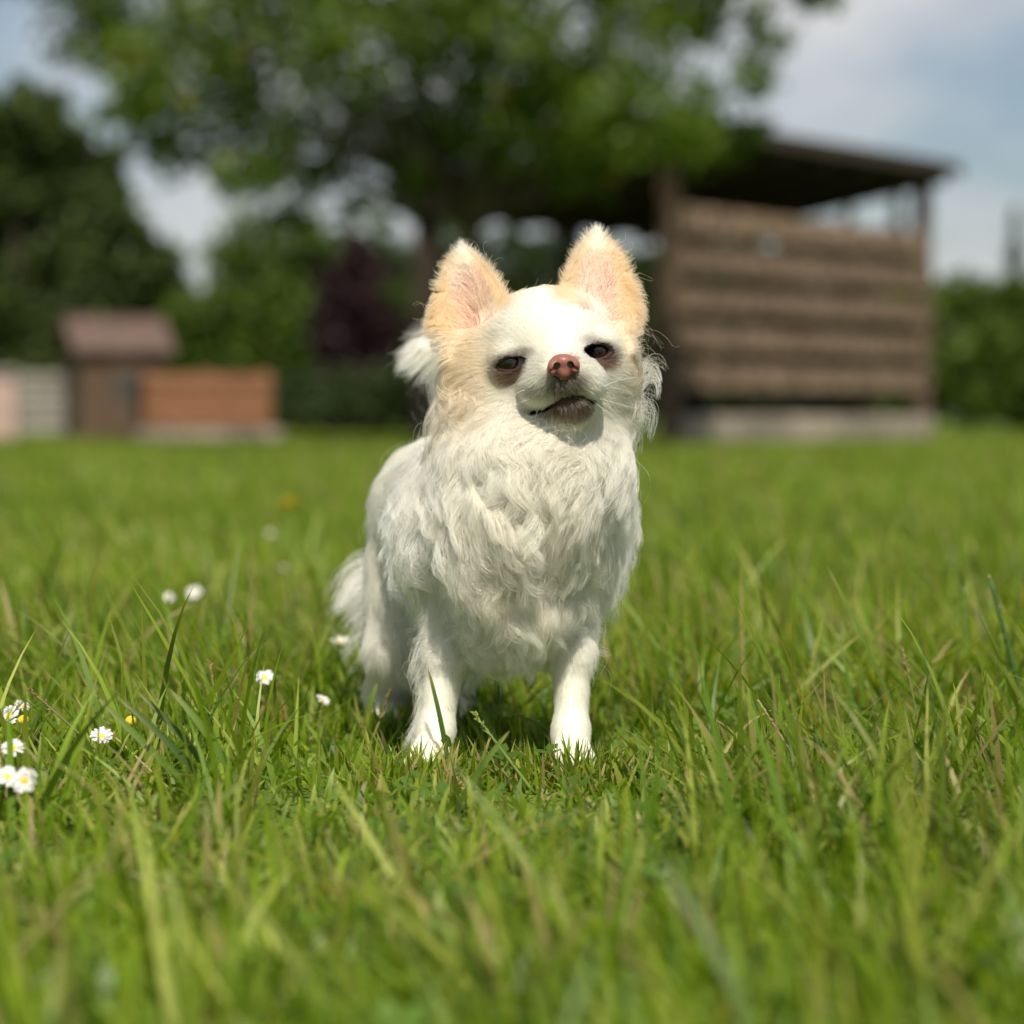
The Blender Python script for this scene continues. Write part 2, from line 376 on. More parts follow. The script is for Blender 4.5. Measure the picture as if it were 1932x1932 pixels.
# slender tree: two thin stems against the pale sky
r_ = np.random.default_rng(41); b_ = gnd(787, 21.5); sl = empty('slender_tree', b_); tag(sl, 'slender bare-stemmed young tree standing behind the dog ear', 'tree')
m_ = MB(); m_.tube([(0, 0, -.02), (.01, 0, .8), (-.01, 0, 1.6), (.02, 0, 2.4)], [.045, .036, .028, .012], 8); m_.build('trunk', bark, sl, True)
q_ = np.concatenate([blob_points(dep(px, py, 21.5), np.array([.22, .3, .2]), 170, r_) for px, py in ((790, 350), (760, 300), (830, 310), (740, 430), (845, 420), (760, 540))]) - b_
link('crown', leaf_mesh('crown', q_, .08, leaf_cols(len(q_), (.05, .09, .014), (.10, .15, .022), r_), LEAF, seed=9), sl)
# conifers behind
def conifer(px, top, d, half, label, seed, group=None):
    r = np.random.default_rng(seed); b = gnd(px, d); t = dep(px, top, d)[2]; root = empty('conifer', b); tag(root, label, 'tree', group)
    hw = half * d / FPX; n = 2600; h = r.random(n) ** .8; a = r.uniform(0, 6.283, n); tier = .75 + .25 * np.cos(h * 40)
    rad = hw * (1 - h) ** .9 * tier * r.uniform(.35, 1.05, n)
    C = np.stack([rad * np.cos(a), rad * np.sin(a), .15 + h * (t - .15) - .15 * rad], 1)
    link('crown', leaf_mesh('crown', C, .16, leaf_cols(n, (.022, .042, .014), (.05, .08, .02), r), LEAFD, droop=.5, seed=seed), root)
    m = MB(); m.tube([(0, 0, 0), (0, 0, t * .6), (0, 0, t)], [.09, .05, .01], 7); m.build('trunk', bark, root, True)
conifer(1912, 392, 44, 62, 'far thin spruce poking above the trimmed hedge', 51)
for i, (px, top, hw, lab) in enumerate(((1500, 405, 40, 'left one of three young conifers in the gap under the shelter roof'), (1598, 392, 45, 'middle one of three young conifers in the gap under the shelter roof'), (1690, 370, 60, 'right one of three young conifers in the gap under the shelter roof'))):
    conifer(px, top, 36, hw, lab, 60 + i, 'young conifers behind the shelter')
# far tree belt closing the horizon
r_ = np.random.default_rng(77); q_ = []
for x in np.arange(-60, 60, 2.2): q_.append(blob_points((x, 75 + r_.uniform(-3, 3), 1.2 + r_.uniform(0, .5)), np.array([2.2, 1.8, 1.5]), 260, r_, 20))
q_ = np.concatenate(q_); q_[:, 2] = np.maximum(q_[:, 2], .05)
tag(link('treeline', leaf_mesh('treeline', q_, .42, leaf_cols(len(q_), (.03, .05, .014), (.06, .09, .022), r_), LEAFD, seed=78)), 'far belt of trees along the horizon', kind='stuff')
# ------------------------------------------------------------------ the dog: one implicit surface, then fur
def smin(a, b, k):
    h = np.clip(0.5 + 0.5 * (b - a) / k, 0, 1); return b + (a - b) * h - k * h * (1 - h)
def sd_cone(p, a, b, ra, rb):
    pa, ba = p - a, b - a
    h = np.clip((pa @ ba) / (ba @ ba), 0, 1)
    return np.linalg.norm(pa - h[..., None] * ba, axis=-1) - (ra + (rb - ra) * h)
def sd_ell(p, c, r):
    q = p - c; k0 = np.linalg.norm(q / r, axis=-1); k1 = np.linalg.norm(q / (r * r), axis=-1)
    return k0 * (k0 - 1) / np.maximum(k1, 1e-6)
class Field:
    def __init__(s, lo, hi, h):
        s.lo = np.array(lo, np.float32); s.h = h
        s.n = np.ceil((np.array(hi) - s.lo) / h).astype(int) + 1
        s.g = np.full(s.n, 0.05, np.float32)
        s.ax = [s.lo[i] + h * np.arange(s.n[i], dtype=np.float32) for i in range(3)]
    def block(s, lo, hi):
        i0 = np.clip(np.floor((np.array(lo) - s.lo) / s.h).astype(int), 0, s.n); i1 = np.clip(np.ceil((np.array(hi) - s.lo) / s.h).astype(int) + 1, 0, s.n)
        sl = tuple(slice(a, b) for a, b in zip(i0, i1))
        pts = np.stack(np.meshgrid(*[s.ax[i][sl[i]] for i in range(3)], indexing='ij'), -1)
        return sl, pts
    def union(s, fn, lo, hi, k, pad=0.02):
        sl, p = s.block(np.array(lo) - pad, np.array(hi) + pad)
        s.g[sl] = smin(s.g[sl], fn(p).astype(np.float32), k)
    def cut(s, fn, lo, hi, k=0.001):
        sl, p = s.block(np.array(lo) - .004, np.array(hi) + .004)
        s.g[sl] = -smin(-s.g[sl], fn(p).astype(np.float32), k)
    def sample(s, p):
        q = np.clip((p - s.lo) / s.h, 0, np.array(s.n) - 1.001); i = q.astype(np.int32); f = (q - i).astype(np.float32)
        g = s.g.ravel(); sy, sx = s.n[2], s.n[1] * s.n[2]
        b = i[:, 0] * sx + i[:, 1] * sy + i[:, 2]; fx, fy, fz = f.T
        c00 = g[b] * (1-fz) + g[b+1] * fz; c01 = g[b+sy] * (1-fz) + g[b+sy+1] * fz
        c10 = g[b+sx] * (1-fz) + g[b+sx+1] * fz; c11 = g[b+sx+sy] * (1-fz) + g[b+sx+sy+1] * fz
        return (c00*(1-fy) + c01*fy) * (1-fx) + (c10*(1-fy) + c11*fy) * fx
    def grad(s, p):
        e = s.h; out = np.empty_like(p)
        for i in range(3):
            d = np.zeros(3); d[i] = e; out[:, i] = s.sample(p + d) - s.sample(p - d)
        return norm(out)
    def surface(s):
        """naive surface nets"""
        ins = s.g < 0; n = np.array(s.n)
        c = np.zeros(n - 1, np.uint8)
        for dx in (0, 1):
            for dy in (0, 1):
                for dz in (0, 1): c += ins[dx:n[0]-1+dx, dy:n[1]-1+dy, dz:n[2]-1+dz]
        cells = np.argwhere((c > 0) & (c < 8)); idx = np.full(n - 1, -1, np.int32); idx[tuple(cells.T)] = np.arange(len(cells))
        corner = np.array([(a, b, d) for a in (0, 1) for b in (0, 1) for d in (0, 1)])
        v = np.stack([s.g[tuple((cells + k).T)] for k in corner], 1)
        acc = np.zeros((len(cells), 3)); cnt = np.zeros(len(cells))
        for i in range(8):
            for j in range(i + 1, 8):
                if np.abs(corner[i] - corner[j]).sum() != 1: continue
                m = (v[:, i] < 0) != (v[:, j] < 0); t = v[m, i] / (v[m, i] - v[m, j])
                acc[m] += corner[i] + t[:, None] * (corner[j] - corner[i]); cnt[m] += 1
        V = s.lo + (cells + acc / cnt[:, None]) * s.h
        quads = []
        for a in range(3):
            b, d = (a + 1) % 3, (a + 2) % 3
            sl0 = [slice(1, -1)] * 3; sl1 = [slice(1, -1)] * 3
            sl0[a] = slice(0, -1); sl1[a] = slice(1, None)
            s0, s1 = ins[tuple(sl0)], ins[tuple(sl1)]
            for m, flip in ((s0 & ~s1, False), (~s0 & s1, True)):
                e = np.argwhere(m); off = np.ones(3, int); off[a] = 0; e = e + off
                eb = np.zeros(3, int); eb[b] = 1; ed = np.zeros(3, int); ed[d] = 1
                q = np.stack([idx[tuple((e - eb - ed).T)], idx[tuple((e - ed).T)], idx[tuple(e.T)], idx[tuple((e - eb).T)]], 1)
                quads.append(q[:, ::-1] if flip else q)
        return V, np.concatenate(quads)

WHITE = np.array([0.96, 0.92, 0.805]); CREAM = np.array([0.92, 0.79, 0.55]); TAN = np.array([0.86, 0.56, 0.26])
PINK = np.array([0.66, 0.36, 0.28]); BROWN = np.array([0.085, 0.035, 0.02]); GREYB = np.array([0.045, 0.024, 0.018]); DARK = np.array([0.025, 0.015, 0.012])
DOWN = np.array([0, 0, -1.0])

SKULL = P(1034, 676, 0.002); NOSE = P(1063, 689, -0.068)
EYES = [dict(c=P(968, 686, -0.0265), px=(968, 686), a=.0084, b=.0030, tilt=R(13), r=.0100),
        dict(c=P(1126, 663, -0.0205), px=(1126, 663), a=.0076, b=.0036, tilt=R(2), r=.0100)]
EARS = [dict(B=P(906, 630, -.006), T=P(866, 462, 0.004), w=.0208, side=-1, cup=.010),
        dict(B=P(1120, 618, -.010), T=P(1130, 430, 0.004), w=.0218, side=1, cup=.011)]
for e in EARS:
    ax = e['T'] - e['B']; e['L'] = np.linalg.norm(ax); e['s'] = ax / e['L']
    n0 = np.array([0.30 * e['side'], -1, 0.12]); n0 = n0 - (n0 @ e['s']) * e['s']; e['n'] = n0 / np.linalg.norm(n0)
    t = np.cross(e['n'], e['s']); e['t'] = t if t[0] > 0 else -t            # towards the right of the photo
def ear_uv(e, p):
    q = p - e['B']; return q @ e['s'] / e['L'], q @ e['t'], q @ e['n']
def ear_w(e, s):
    sc = np.clip(s, -.25, 1); return e['w'] * (1 - np.clip(sc, 0, 1) ** 2.5)
def ear_sd(e, p):
    s, t, w = ear_uv(e, p)
    t = t - (0.10 * e['side'] * e['w'] * np.sin(np.clip(s, 0, 1) * 3.14))
    W = ear_w(e, s); u = np.clip(np.abs(t) / e['w'], 0, 1.3)
    cup = e['cup'] * (u ** 1.6) * np.clip(1.15 - s, 0.1, 1) - .004
    d2 = np.maximum(np.maximum(np.abs(t) - W, (s - 1) * e['L']), (-.22 - s) * e['L'])
    dw = np.abs(w - cup) - .0019
    k = .0015
    return -smin(-d2, -dw, k) * .8

# primitive: (kind, data, blend k, fur length, lift, flow name, density)
PR = []
def cone(a, b, ra, rb, k=.012, L=.02, lift=.25, flow='down', dens=1.0, curl=.5):
    PR.append(dict(fn=lambda p: sd_cone(p, a, b, ra, rb), lo=np.minimum(a - ra, b - rb), hi=np.maximum(a + ra, b + rb), k=k, L=L, lift=lift, flow=flow, dens=dens, curl=curl, a=a, b=b))
def ell(c, r, k=.012, L=.02, lift=.25, flow='down', dens=1.0, curl=.5):
    r = np.array(r); PR.append(dict(fn=lambda p: sd_ell(p, c, r), lo=c - r, hi=c + r, k=k, L=L, lift=lift, flow=flow, dens=dens, curl=curl, a=c, b=c))
# trunk
cone(P(965, 975, .045), P(842, 962, .165), .053, .044, L=.020, flow='trunk', lift=.30, curl=.35)
ell(P(838, 965, .185), (.043, .045, .045), L=.022, flow='trunk', lift=.3, curl=.35)
ell(P(966, 975, .006), (.0415, .050, .064), L=.036, flow='chest', lift=.32, curl=1.25)
ell(P(970, 1100, .020), (.036, .046, .038), L=.028, flow='chest', lift=.30, curl=1.1)
cone(P(930, 1090, .06), P(850, 1060, .17), .036, .030, L=.020, flow='down', lift=.3)
# neck
cone(P(1030, 735, .012), P(988, 900, .014), .033, .045, k=.018, L=.034, lift=.42, flow='ruff', curl=.7)
ell(P(1024, 868, -.012), (.032, .036, .040), k=.032, L=.034, lift=.40, flow='ruff', curl=1.2)
ell(P(1104, 800, .014), (.016, .030, .036), k=.024, L=.032, lift=.50, flow='ruff', curl=.7)
ell(P(896, 795, .018), (.016, .030, .036), k=.024, L=.032, lift=.46, flow='ruff', curl=.7)
# head
ell(SKULL, (.0375, .042, .0365), k=.016, L=.0055, lift=.26, flow='head', dens=3.2, curl=.06)
ell(P(1034, 640, -.010), (.031, .025, .0250), k=.014, L=.0050, lift=.25, flow='head', dens=3.2, curl=.06)
ell(P(1100, 690, -.012), (.023, .022, .022), k=.010, L=.005, lift=.22, flow='head', dens=3.0, curl=.06)
ell(P(922, 690, .012), (.020, .024, .022), k=.018, L=.012, lift=.28, flow='cheek', dens=2.0, curl=.2)
ell(P(1132, 688, .012), (.017, .022, .022), k=.016, L=.012, lift=.30, flow='cheek', dens=2.0, curl=.2)
ell(P(930, 722, .004), (.020, .023, .022), k=.016, L=.018, lift=.32, flow='cheek', dens=1.8, curl=.35)
ell(P(1128, 712, .004), (.016, .020, .022), k=.016, L=.019, lift=.36, flow='cheek', dens=1.8, curl=.3)
ell(P(1050, 752, -.012), (.026, .027, .020), k=.010, L=.008, lift=.25, flow='head', dens=2.4, curl=.1)
cone(P(1046, 704, -.026), P(1063, 708, -.055), .0170, .0115, k=.008, L=.0040, lift=.25, flow='head', dens=4.0, curl=.04)
cone(P(1042, 662, -.020), P(1061, 694, -.048), .0165, .0115, k=.014, L=.0032, lift=.18, flow='head', dens=4.0, curl=.04)
ell(P(1028, 728, -.0455), (.0122, .013, .0105), k=.010, L=.004, lift=.25, flow='head', dens=4.0, curl=.05)
ell(P(1100, 723, -.0465), (.0118, .012, .0105), k=.010, L=.004, lift=.25, flow='head', dens=4.0, curl=.05)
cone(P(1050, 772, -.018), P(1076, 768, -.0475), .0165, .0100, k=.008, L=.0055, lift=.3, flow='head', dens=3.4, curl=.1)
for e in EYES:
    ell(e['c'], np.array([1, 1, 1]) * .0114, k=.006, L=.003, lift=.15, flow='head', dens=4.0, curl=.03)
ell(P(968, 668, -.026), (.009, .008, .0045), k=.006, L=.0035, lift=.2, flow='head', dens=4.0, curl=.03)
ell(P(1128, 645, -.020), (.008, .008, .0045), k=.006, L=.0035, lift=.2, flow='head', dens=4.0, curl=.03)
# shoulders and front legs
ell(P(838, 1000, .035), (.029, .036, .040), k=.02, L=.019, lift=.24, flow='chest', curl=.7)
ell(P(1096, 1005, .035), (.023, .036, .040), k=.02, L=.019, lift=.24, flow='chest', curl=.7)
LEGS = []
def leg(pts, rad, paw, L0, hind=False, sx=0):
    for i in range(len(pts) - 1):
        cone(pts[i], pts[i+1], rad[i], rad[i+1], k=.010, L=L0[i], lift=.16 if i else .22, flow='leg', dens=1.6 if i else 1.2, curl=.12 if i else .4)
    x, y, z = paw
    ell(np.array([x, y, .0095]), (.0115, .0160, .0105), k=.006, L=.0045, lift=.12, flow='toe', dens=2.4, curl=.05)
    for q in (-.0095, -.0033, .0033, .0095):
        ell(np.array([x + q, y - .0135 + abs(q) * .45, .0065]), (.0037, .0072, .0065), k=.0016, L=.0035, lift=.1, flow='toe', dens=2.4, curl=.05)
    LEGS.append((x, y, q))
leg([P(838, 1060, .030), P(842, 1230, .016), P(822, 1380, .006), P(812, 1442, -.002)], [.020, .0098, .0074, .0080], P(810, 1458, -.008), [.013, .0062, .0045])
leg([P(1084, 1060, .030), P(1080, 1230, .016), P(1077, 1380, .006), P(1078, 1442, -.002)], [.018, .0096, .0074, .0080], P(1080, 1458, -.008), [.013, .0062, .0045])
leg([P(785, 1060, .175), P(752, 1210, .165), P(728, 1300, .205), P(726, 1368, .190)], [.031, .018, .0105, .0095], np.array([P(726, 1368, .185)[0], .178, 0]), [.026, .016, .007])
leg([P(880, 1060, .185), P(862, 1210, .175), P(852, 1300, .212), P(850, 1368, .197)], [.031, .018, .0105, .0095], np.array([P(850, 1368, .192)[0], .186, 0]), [.026, .016, .007])
# tail curled up over the back, its tip showing beside the cheek
TAIL = [P(842, 870, .215), P(868, 770, .235), P(858, 690, .225), P(826, 655, .205), P(796, 656, .19)]
for i in range(4):
    cone(TAIL[i], TAIL[i+1], [.013, .010, .008, .006][i], [.010, .008, .006, .004][i], k=.008, L=.030 if i < 2 else .034, lift=.38, flow='tail%d' % i, dens=.55, curl=.25)

def build_body():
    F = Field((-.125, -.085, -.003), (.10, .275, .335), .00115)
    for q in PR: F.union(q['fn'], q['lo'], q['hi'], q['k'])
    for e in EARS:
        pts = np.array([e['B'], e['T']]); F.union(lambda p: ear_sd(e, p), pts.min(0) - .03, pts.max(0) + .03, .005, .0)
    # eye openings
    for e in EYES:
        c, a, b = e['c'], e['a'], e['b']; rr = (a*a + b*b) / (2*b); off = rr - b; ct, st = math.cos(e['tilt']), math.sin(e['tilt'])
        def fn(p):
            k = (c[1] - CAM_Y) / (p[..., 1] - CAM_Y)
            x = p[..., 0] * k - c[0]; z = (p[..., 2] - CAM_H) * k - (c[2] - CAM_H)
            u, v = x*ct + z*st, -x*st + z*ct
            return np.maximum(np.maximum(np.hypot(u, v - off), np.hypot(u, v + off)) - rr, p[..., 1] - c[1])
        F.cut(fn, c - .018, c + .018, .0008)
    # mouth slit
    M = [P(1003, 777, -.030), P(1032, 768, -.044), P(1058, 752, -.052), P(1080, 745, -.054), P(1100, 748, -.050), P(1118, 757, -.040)]
    def mouth(p):
        d = np.full(p.shape[:-1], 1.0)
        for i in range(len(M) - 1):
            A, B = M[i][[0, 2]], M[i+1][[0, 2]]; q = p[..., [0, 2]]; ba = B - A
            h = np.clip(((q - A) @ ba) / (ba @ ba), 0, 1); yy = M[i][1] + (M[i+1][1] - M[i][1]) * h + .006
            r = .0008 + .0016 * math.sin(math.pi * (i + .8) / 6) ** 2
            d = np.minimum(d, np.maximum(np.linalg.norm(q - A - h[..., None]*ba, axis=-1) - r, p[..., 1] - yy))
        return d
    mm = np.array(M); F.cut(mouth, mm.min(0) - .02, mm.max(0) + .01, .0008)
    V, Q = F.surface()
    for _ in range(2):
        g = F.grad(V); V = V - g * F.sample(V)[:, None] * .7
    return F, V, Q, mm

def patch(p, c, r, soft=.5):
    d = np.linalg.norm((p - c) / np.array(r), axis=-1); return np.clip((1 + soft - d) / (2*soft), 0, 1)
def vnoise(p, scale, seed=0):
    """smooth vector noise from a few random waves"""
    r = np.random.default_rng(seed); out = np.zeros((len(p), 3))
    for _ in range(7):
        k = norm(r.normal(size=3)) * scale * r.uniform(.5, 1.6); out += norm(r.normal(size=3)) * np.sin(p @ k + r.uniform(0, 6.3))[:, None]
    return out / 2.6

def coat_colour(p, n):
    """albedo of the coat: white with fawn on ears and cheeks, dark lids and lips"""
    c = np.tile(WHITE, (len(p), 1))
    def lay(w, col): c[:] = c * (1 - w[:, None]) + col * w[:, None]
    lay(.55 * patch(p, P(895, 660, .006), (.024, .035, .030)), CREAM)
    lay(.60 * patch(p, P(872, 680, .010), (.015, .035, .030)), TAN)
    lay(.35 * patch(p, P(905, 720, -.02), (.012, .03, .02)), TAN)
    lay(.70 * patch(p, P(1180, 645, .008), (.014, .03, .030)), TAN)
    lay(.28 * patch(p, P(1045, 655, -.038), (.012, .012, .010)), CREAM)
    lay(.25 * patch(p, P(985, 960, -.03), (.05, .05, .09)), CREAM)
    for e, sx in zip(EYES, (-1, 1)):
        q = e['c'] + np.array([0, -.008, 0])
        lay(.9 * patch(p, q + np.array([-.0012*sx, 0, -.0052]), (.0112, .02, .0064), .25), np.array([.17, .050, .018]))
        lay(.95 * patch(p, q + np.array([0, 0, -.0008]), (.0102, .02, .0056), .25), np.array([.04, .015, .008]))
    lay(.72 * patch(p, EYES[0]['c'] + np.array([.0066, -.008, .0050]), (.0070, .02, .0030), .5), np.array([.08, .038, .022]))
    lay(.5 * patch(p, EYES[1]['c'] + np.array([-.0062, -.008, .005]), (.0060, .02, .003), .5), np.array([.12, .055, .03]))
    lay(.88 * patch(p, P(1067, 720, -.06), (.0104, .02, .0078), .36), np.array([.075, .036, .025]))
    lay(.5 * patch(p, P(1018, 736, -.05), (.010, .02, .0035), .5), GREYB)
    lay(.92 * patch(p, P(1082, 766, -.055), (.0125, .02, .0072), .3), np.array([.065, .018, .012]))
    lay(.85 * patch(p, P(1030, 772, -.05), (.010, .02, .0028), .4), BROWN)
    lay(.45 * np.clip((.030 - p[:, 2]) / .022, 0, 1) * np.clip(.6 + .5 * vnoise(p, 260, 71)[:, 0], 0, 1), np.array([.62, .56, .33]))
    for e in EARS:
        s, t, w = ear_uv(e, p); W = np.maximum(ear_w(e, s), .004); u = np.clip(np.abs(t) / W, 0, 1.5)
        on = np.clip((s - .02) / .12, 0, 1) * (np.abs(w) < .016) * (s < 1.1) * (np.abs(t) < e['w'] * 1.25)
        edge = np.clip((u - .38) / .35, 0, 1)
        lay(on * (.35 + .6 * edge * (1 - .5 * np.clip((s - .6) / .4, 0, 1))), TAN * .65 + CREAM * .35)
        lay(on * .5 * edge * np.clip((t * e['side'] / W - .3) / .5, 0, 1), TAN)
    return np.clip(c, .01, .95)

def make_dog():
    F, V, Q, mouth_pts = build_body()
    N = F.grad(V)
    # skin colour on the body mesh
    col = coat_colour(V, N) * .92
    for e in EARS:
        s, t, w = ear_uv(e, V); W = np.maximum(ear_w(e, s), .004); u = np.abs(t) / W
        k = (s > -.1) * (s < .80) * (np.abs(w) < .016) * (N @ e['n'] > .1) * np.clip((.82 - u) / .3, 0, 1) * np.clip((.86 - s) / .2, 0, 1)
        pv_ = np.clip(.5 + .5 * vnoise(V, 330, 61)[:, :1], 0, 1); col = col * (1 - k[:, None]) + (PINK * (1 - pv_) + PINK * np.array([.62, .48, .45]) * pv_) * k[:, None]
    for e in EYES:
        kk = (e['c'][1] - CAM_Y) / (V[:, 1] - CAM_Y); x = V[:, 0]*kk - e['c'][0]; z = (V[:, 2] - CAM_H)*kk - (e['c'][2] - CAM_H)
        ct, st = math.cos(e['tilt']), math.sin(e['tilt']); u, v = x*ct + z*st, -x*st + z*ct
        k = np.clip(2.2 - 1.2 * np.hypot(u / (e['a'] + .0022), v / (e['b'] + .0022)), 0, 1)[:, None] * (V[:, 1:2] < e['c'][1])
        col = col * (1 - k) + np.array([.035, .016, .012]) * k
    dm = np.full(len(V), 1.0)
    for i in range(len(mouth_pts) - 1):
        A, B = mouth_pts[i][[0, 2]], mouth_pts[i+1][[0, 2]]; q = V[:, [0, 2]]; ba = B - A; h = np.clip((q - A) @ ba / (ba @ ba), 0, 1)
        dm = np.minimum(dm, np.linalg.norm(q - A - h[:, None] * ba, axis=1) + 9 * (V[:, 1] > -.02))
    k = np.clip((.0030 - dm) / .0012, 0, 1)[:, None]; col = col * (1 - k) + np.array([.045, .022, .018]) * k
    root = empty('dog', (0, .08, 0))
    tag(root, 'small cream white long-haired dog with pricked fawn ears standing on the lawn', 'dog')
    off = np.array([0, .08, 0])
    sm, n_, l_, b_ = newmat('dog_skin')
    at = n_.new('ShaderNodeAttribute'); at.attribute_name = 'col'; l_.new(at.outputs['Color'], b_.inputs['Base Color'])
    b_.inputs['Roughness'].default_value = .65; b_.inputs['Specular IOR Level'].default_value = .25
    link('body', mesh_np('body', V - off, Q, sm, col), root)

    # ---------------- fur roots
    tri = np.concatenate([Q[:, [0, 1, 2]], Q[:, [0, 2, 3]]])
    a, b, c = V[tri[:, 0]], V[tri[:, 1]], V[tri[:, 2]]
    area = .5 * np.linalg.norm(np.cross(b - a, c - a), axis=1)
    mid = (a + b + c) / 3
    # blend weights of the primitives at coarse points
    def attrs(p):
        D = np.stack([q['fn'](p) for q in PR], 1); w = np.exp(-np.maximum(D, -.004) / .0035) + 1e-12; w /= w.sum(1, keepdims=True)
        get = lambda key: w @ np.array([q[key] for q in PR])
        fl = np.zeros_like(p)
        hd = norm(p - NOSE)
        axis = norm(P(842, 962, .165) - P(965, 975, .045))
        chinc = P(1050, 770, -.01)
        rad = norm((p - chinc) * np.array([1.0, 1.0, .35]))
        flows = {}
        flows['head'] = hd
        flows['cheek'] = norm(hd * .8 + np.array([0, .2, -.45]))
        flows['ruff'] = norm(rad * .55 + DOWN * .9)
        cx = (p[:, 0] - P(985, 1000, .0)[0])
        sw = np.stack([-.9 * cx / .05 * .25, np.zeros(len(p)), -np.ones(len(p))], 1)
        flows['chest'] = norm(sw)
        flows['down'] = np.tile(norm(np.array([-.1, .35, -1.])), (len(p), 1))
        flows['trunk'] = np.tile(norm(axis * .9 + DOWN * .8), (len(p), 1))
        flows['leg'] = np.tile(norm(np.array([0, .45, -1.])), (len(p), 1))
        flows['toe'] = np.tile(norm(np.array([0, -.8, -.5])), (len(p), 1))
        for i in range(4): flows['tail%d' % i] = np.tile(norm(norm(TAIL[i+1] - TAIL[i]) + (np.array([-.25, -.1, .0]) if i > 1 else 0)), (len(p), 1))
        for j, q in enumerate(PR): fl += w[:, j:j+1] * flows[q['flow']]
        return get('L'), get('lift'), get('dens'), get('curl'), norm(fl)
    def ear_attr(p, n, L, lift, dens, curl, fl):
        for e in EARS:
            s, t, w = ear_uv(e, p); W = np.maximum(ear_w(e, s), .003); u = np.abs(t) / W
            on = (s > .04) & (s < 1.15) & (np.abs(t) < W + .004) & (np.abs(w) < .018)
            inner = on & (n @ e['n'] > .25)
            edge = on & (u > .72)
            outw = norm(np.sign(t)[:, None] * e['t'] * .75 + e['s'] * .75 + 0 * p)
            lat = (t * e['side'] > 0)                       # the outer rim carries the fringe
            L[on] = .005; lift[on] = .15; dens[on] = 2.6; curl[on] = .1; fl[on] = (e['s'] * .95 + 0 * p)[on]
            core = inner & (u < .62) & (s < .74)
            L[inner] = .0065; lift[inner] = .14; dens[inner] = 2.2
            dens[core] = .8; L[core] = .011; lift[core] = .24; curl[core] = .9
            fi = norm(e['s'] * .8 + np.sign(t)[:, None] * e['t'] * np.clip(u, 0, 1)[:, None] * .8)
            fl[inner] = fi[inner]
            ed = edge & (s < .93)
            L[ed] = .0042 + .0025 * (1 - s[ed]); fl[ed] = outw[ed]; lift[ed] = .25; dens[ed] = 3.0; curl[ed] = .35
            L[ed] *= np.where(RNG.random(ed.sum()) < .2, 1.9, 1.0)
            lf = ed & lat & (s < .55); L[lf] = .005 + .015 * (.6 - s[lf]); curl[lf] = .8
            fl[lf] = norm(np.tile(e['t'] * e['side'] * .9 + e['s'] * .1 - np.array([0, 0, .25]), (lf.sum(), 1)))
    L, lift, dens, curl, fl = attrs(mid)
    nm = norm(np.cross(b - a, c - a)); 
    if (np.einsum('ij,ij->i', nm, F.grad(mid)).mean() < 0): nm = -nm
    ear_attr(mid, nm, L, lift, dens, curl, fl)
    # no hair on eyeballs, lips, nose leather
    bare = np.zeros(len(mid), bool)
    for e in EYES:
        q = mid - e['c']; bare |= (np.linalg.norm(q, axis=1) < .0110)
        k = (e['c'][1] - CAM_Y) / (mid[:, 1] - CAM_Y); x = mid[:, 0]*k - e['c'][0]; z = (mid[:, 2] - CAM_H)*k - (e['c'][2] - CAM_H)
        ct, st = math.cos(e['tilt']), math.sin(e['tilt']); u, v = x*ct + z*st, -x*st + z*ct
        bare |= ((u / (e['a'] + .0012))**2 + (v / (e['b'] + .0013))**2 < 1) & (mid[:, 1] < 0)
    q = mid[:, [0, 2]]; dm = np.full(len(mid), 1.)
    for i in range(len(mouth_pts) - 1):
        A, B = mouth_pts[i][[0, 2]], mouth_pts[i+1][[0, 2]]; ba = B - A; h = np.clip((q - A) @ ba / (ba @ ba), 0, 1)
        dm = np.minimum(dm, np.linalg.norm(q - A - h[:, None] * ba, axis=1))
    bare |= (dm < .0022) & (mid[:, 1] < -.02)
    bare |= (np.linalg.norm((mid - NOSE) / np.array([.0092, .012, .0068]), axis=1) < 1)
    dens[bare] = 0
    front = np.clip(1.15 - (mid[:, 1] + .05) / .35, .55, 1.2)
    NH = 330000 if 'few' not in DEV else 150000
    wgt = area * dens * front; wgt /= wgt.sum()
    fi = RNG.choice(len(tri), NH, p=wgt)
    r1, r2 = np.sqrt(RNG.random(NH)), RNG.random(NH)
    roots = a[fi]*(1 - r1)[:, None] + b[fi]*(r1*(1 - r2))[:, None] + c[fi]*(r1*r2)[:, None]
    rn = F.grad(roots); L = L[fi] * np.where(L[fi] > .012, RNG.uniform(.45, 1.25, NH), RNG.uniform(.72, 1.18, NH)); lift = lift[fi]; curl = curl[fi]; fl = fl[fi]
    return root, off, F, roots, rn, L, lift, curl, fl

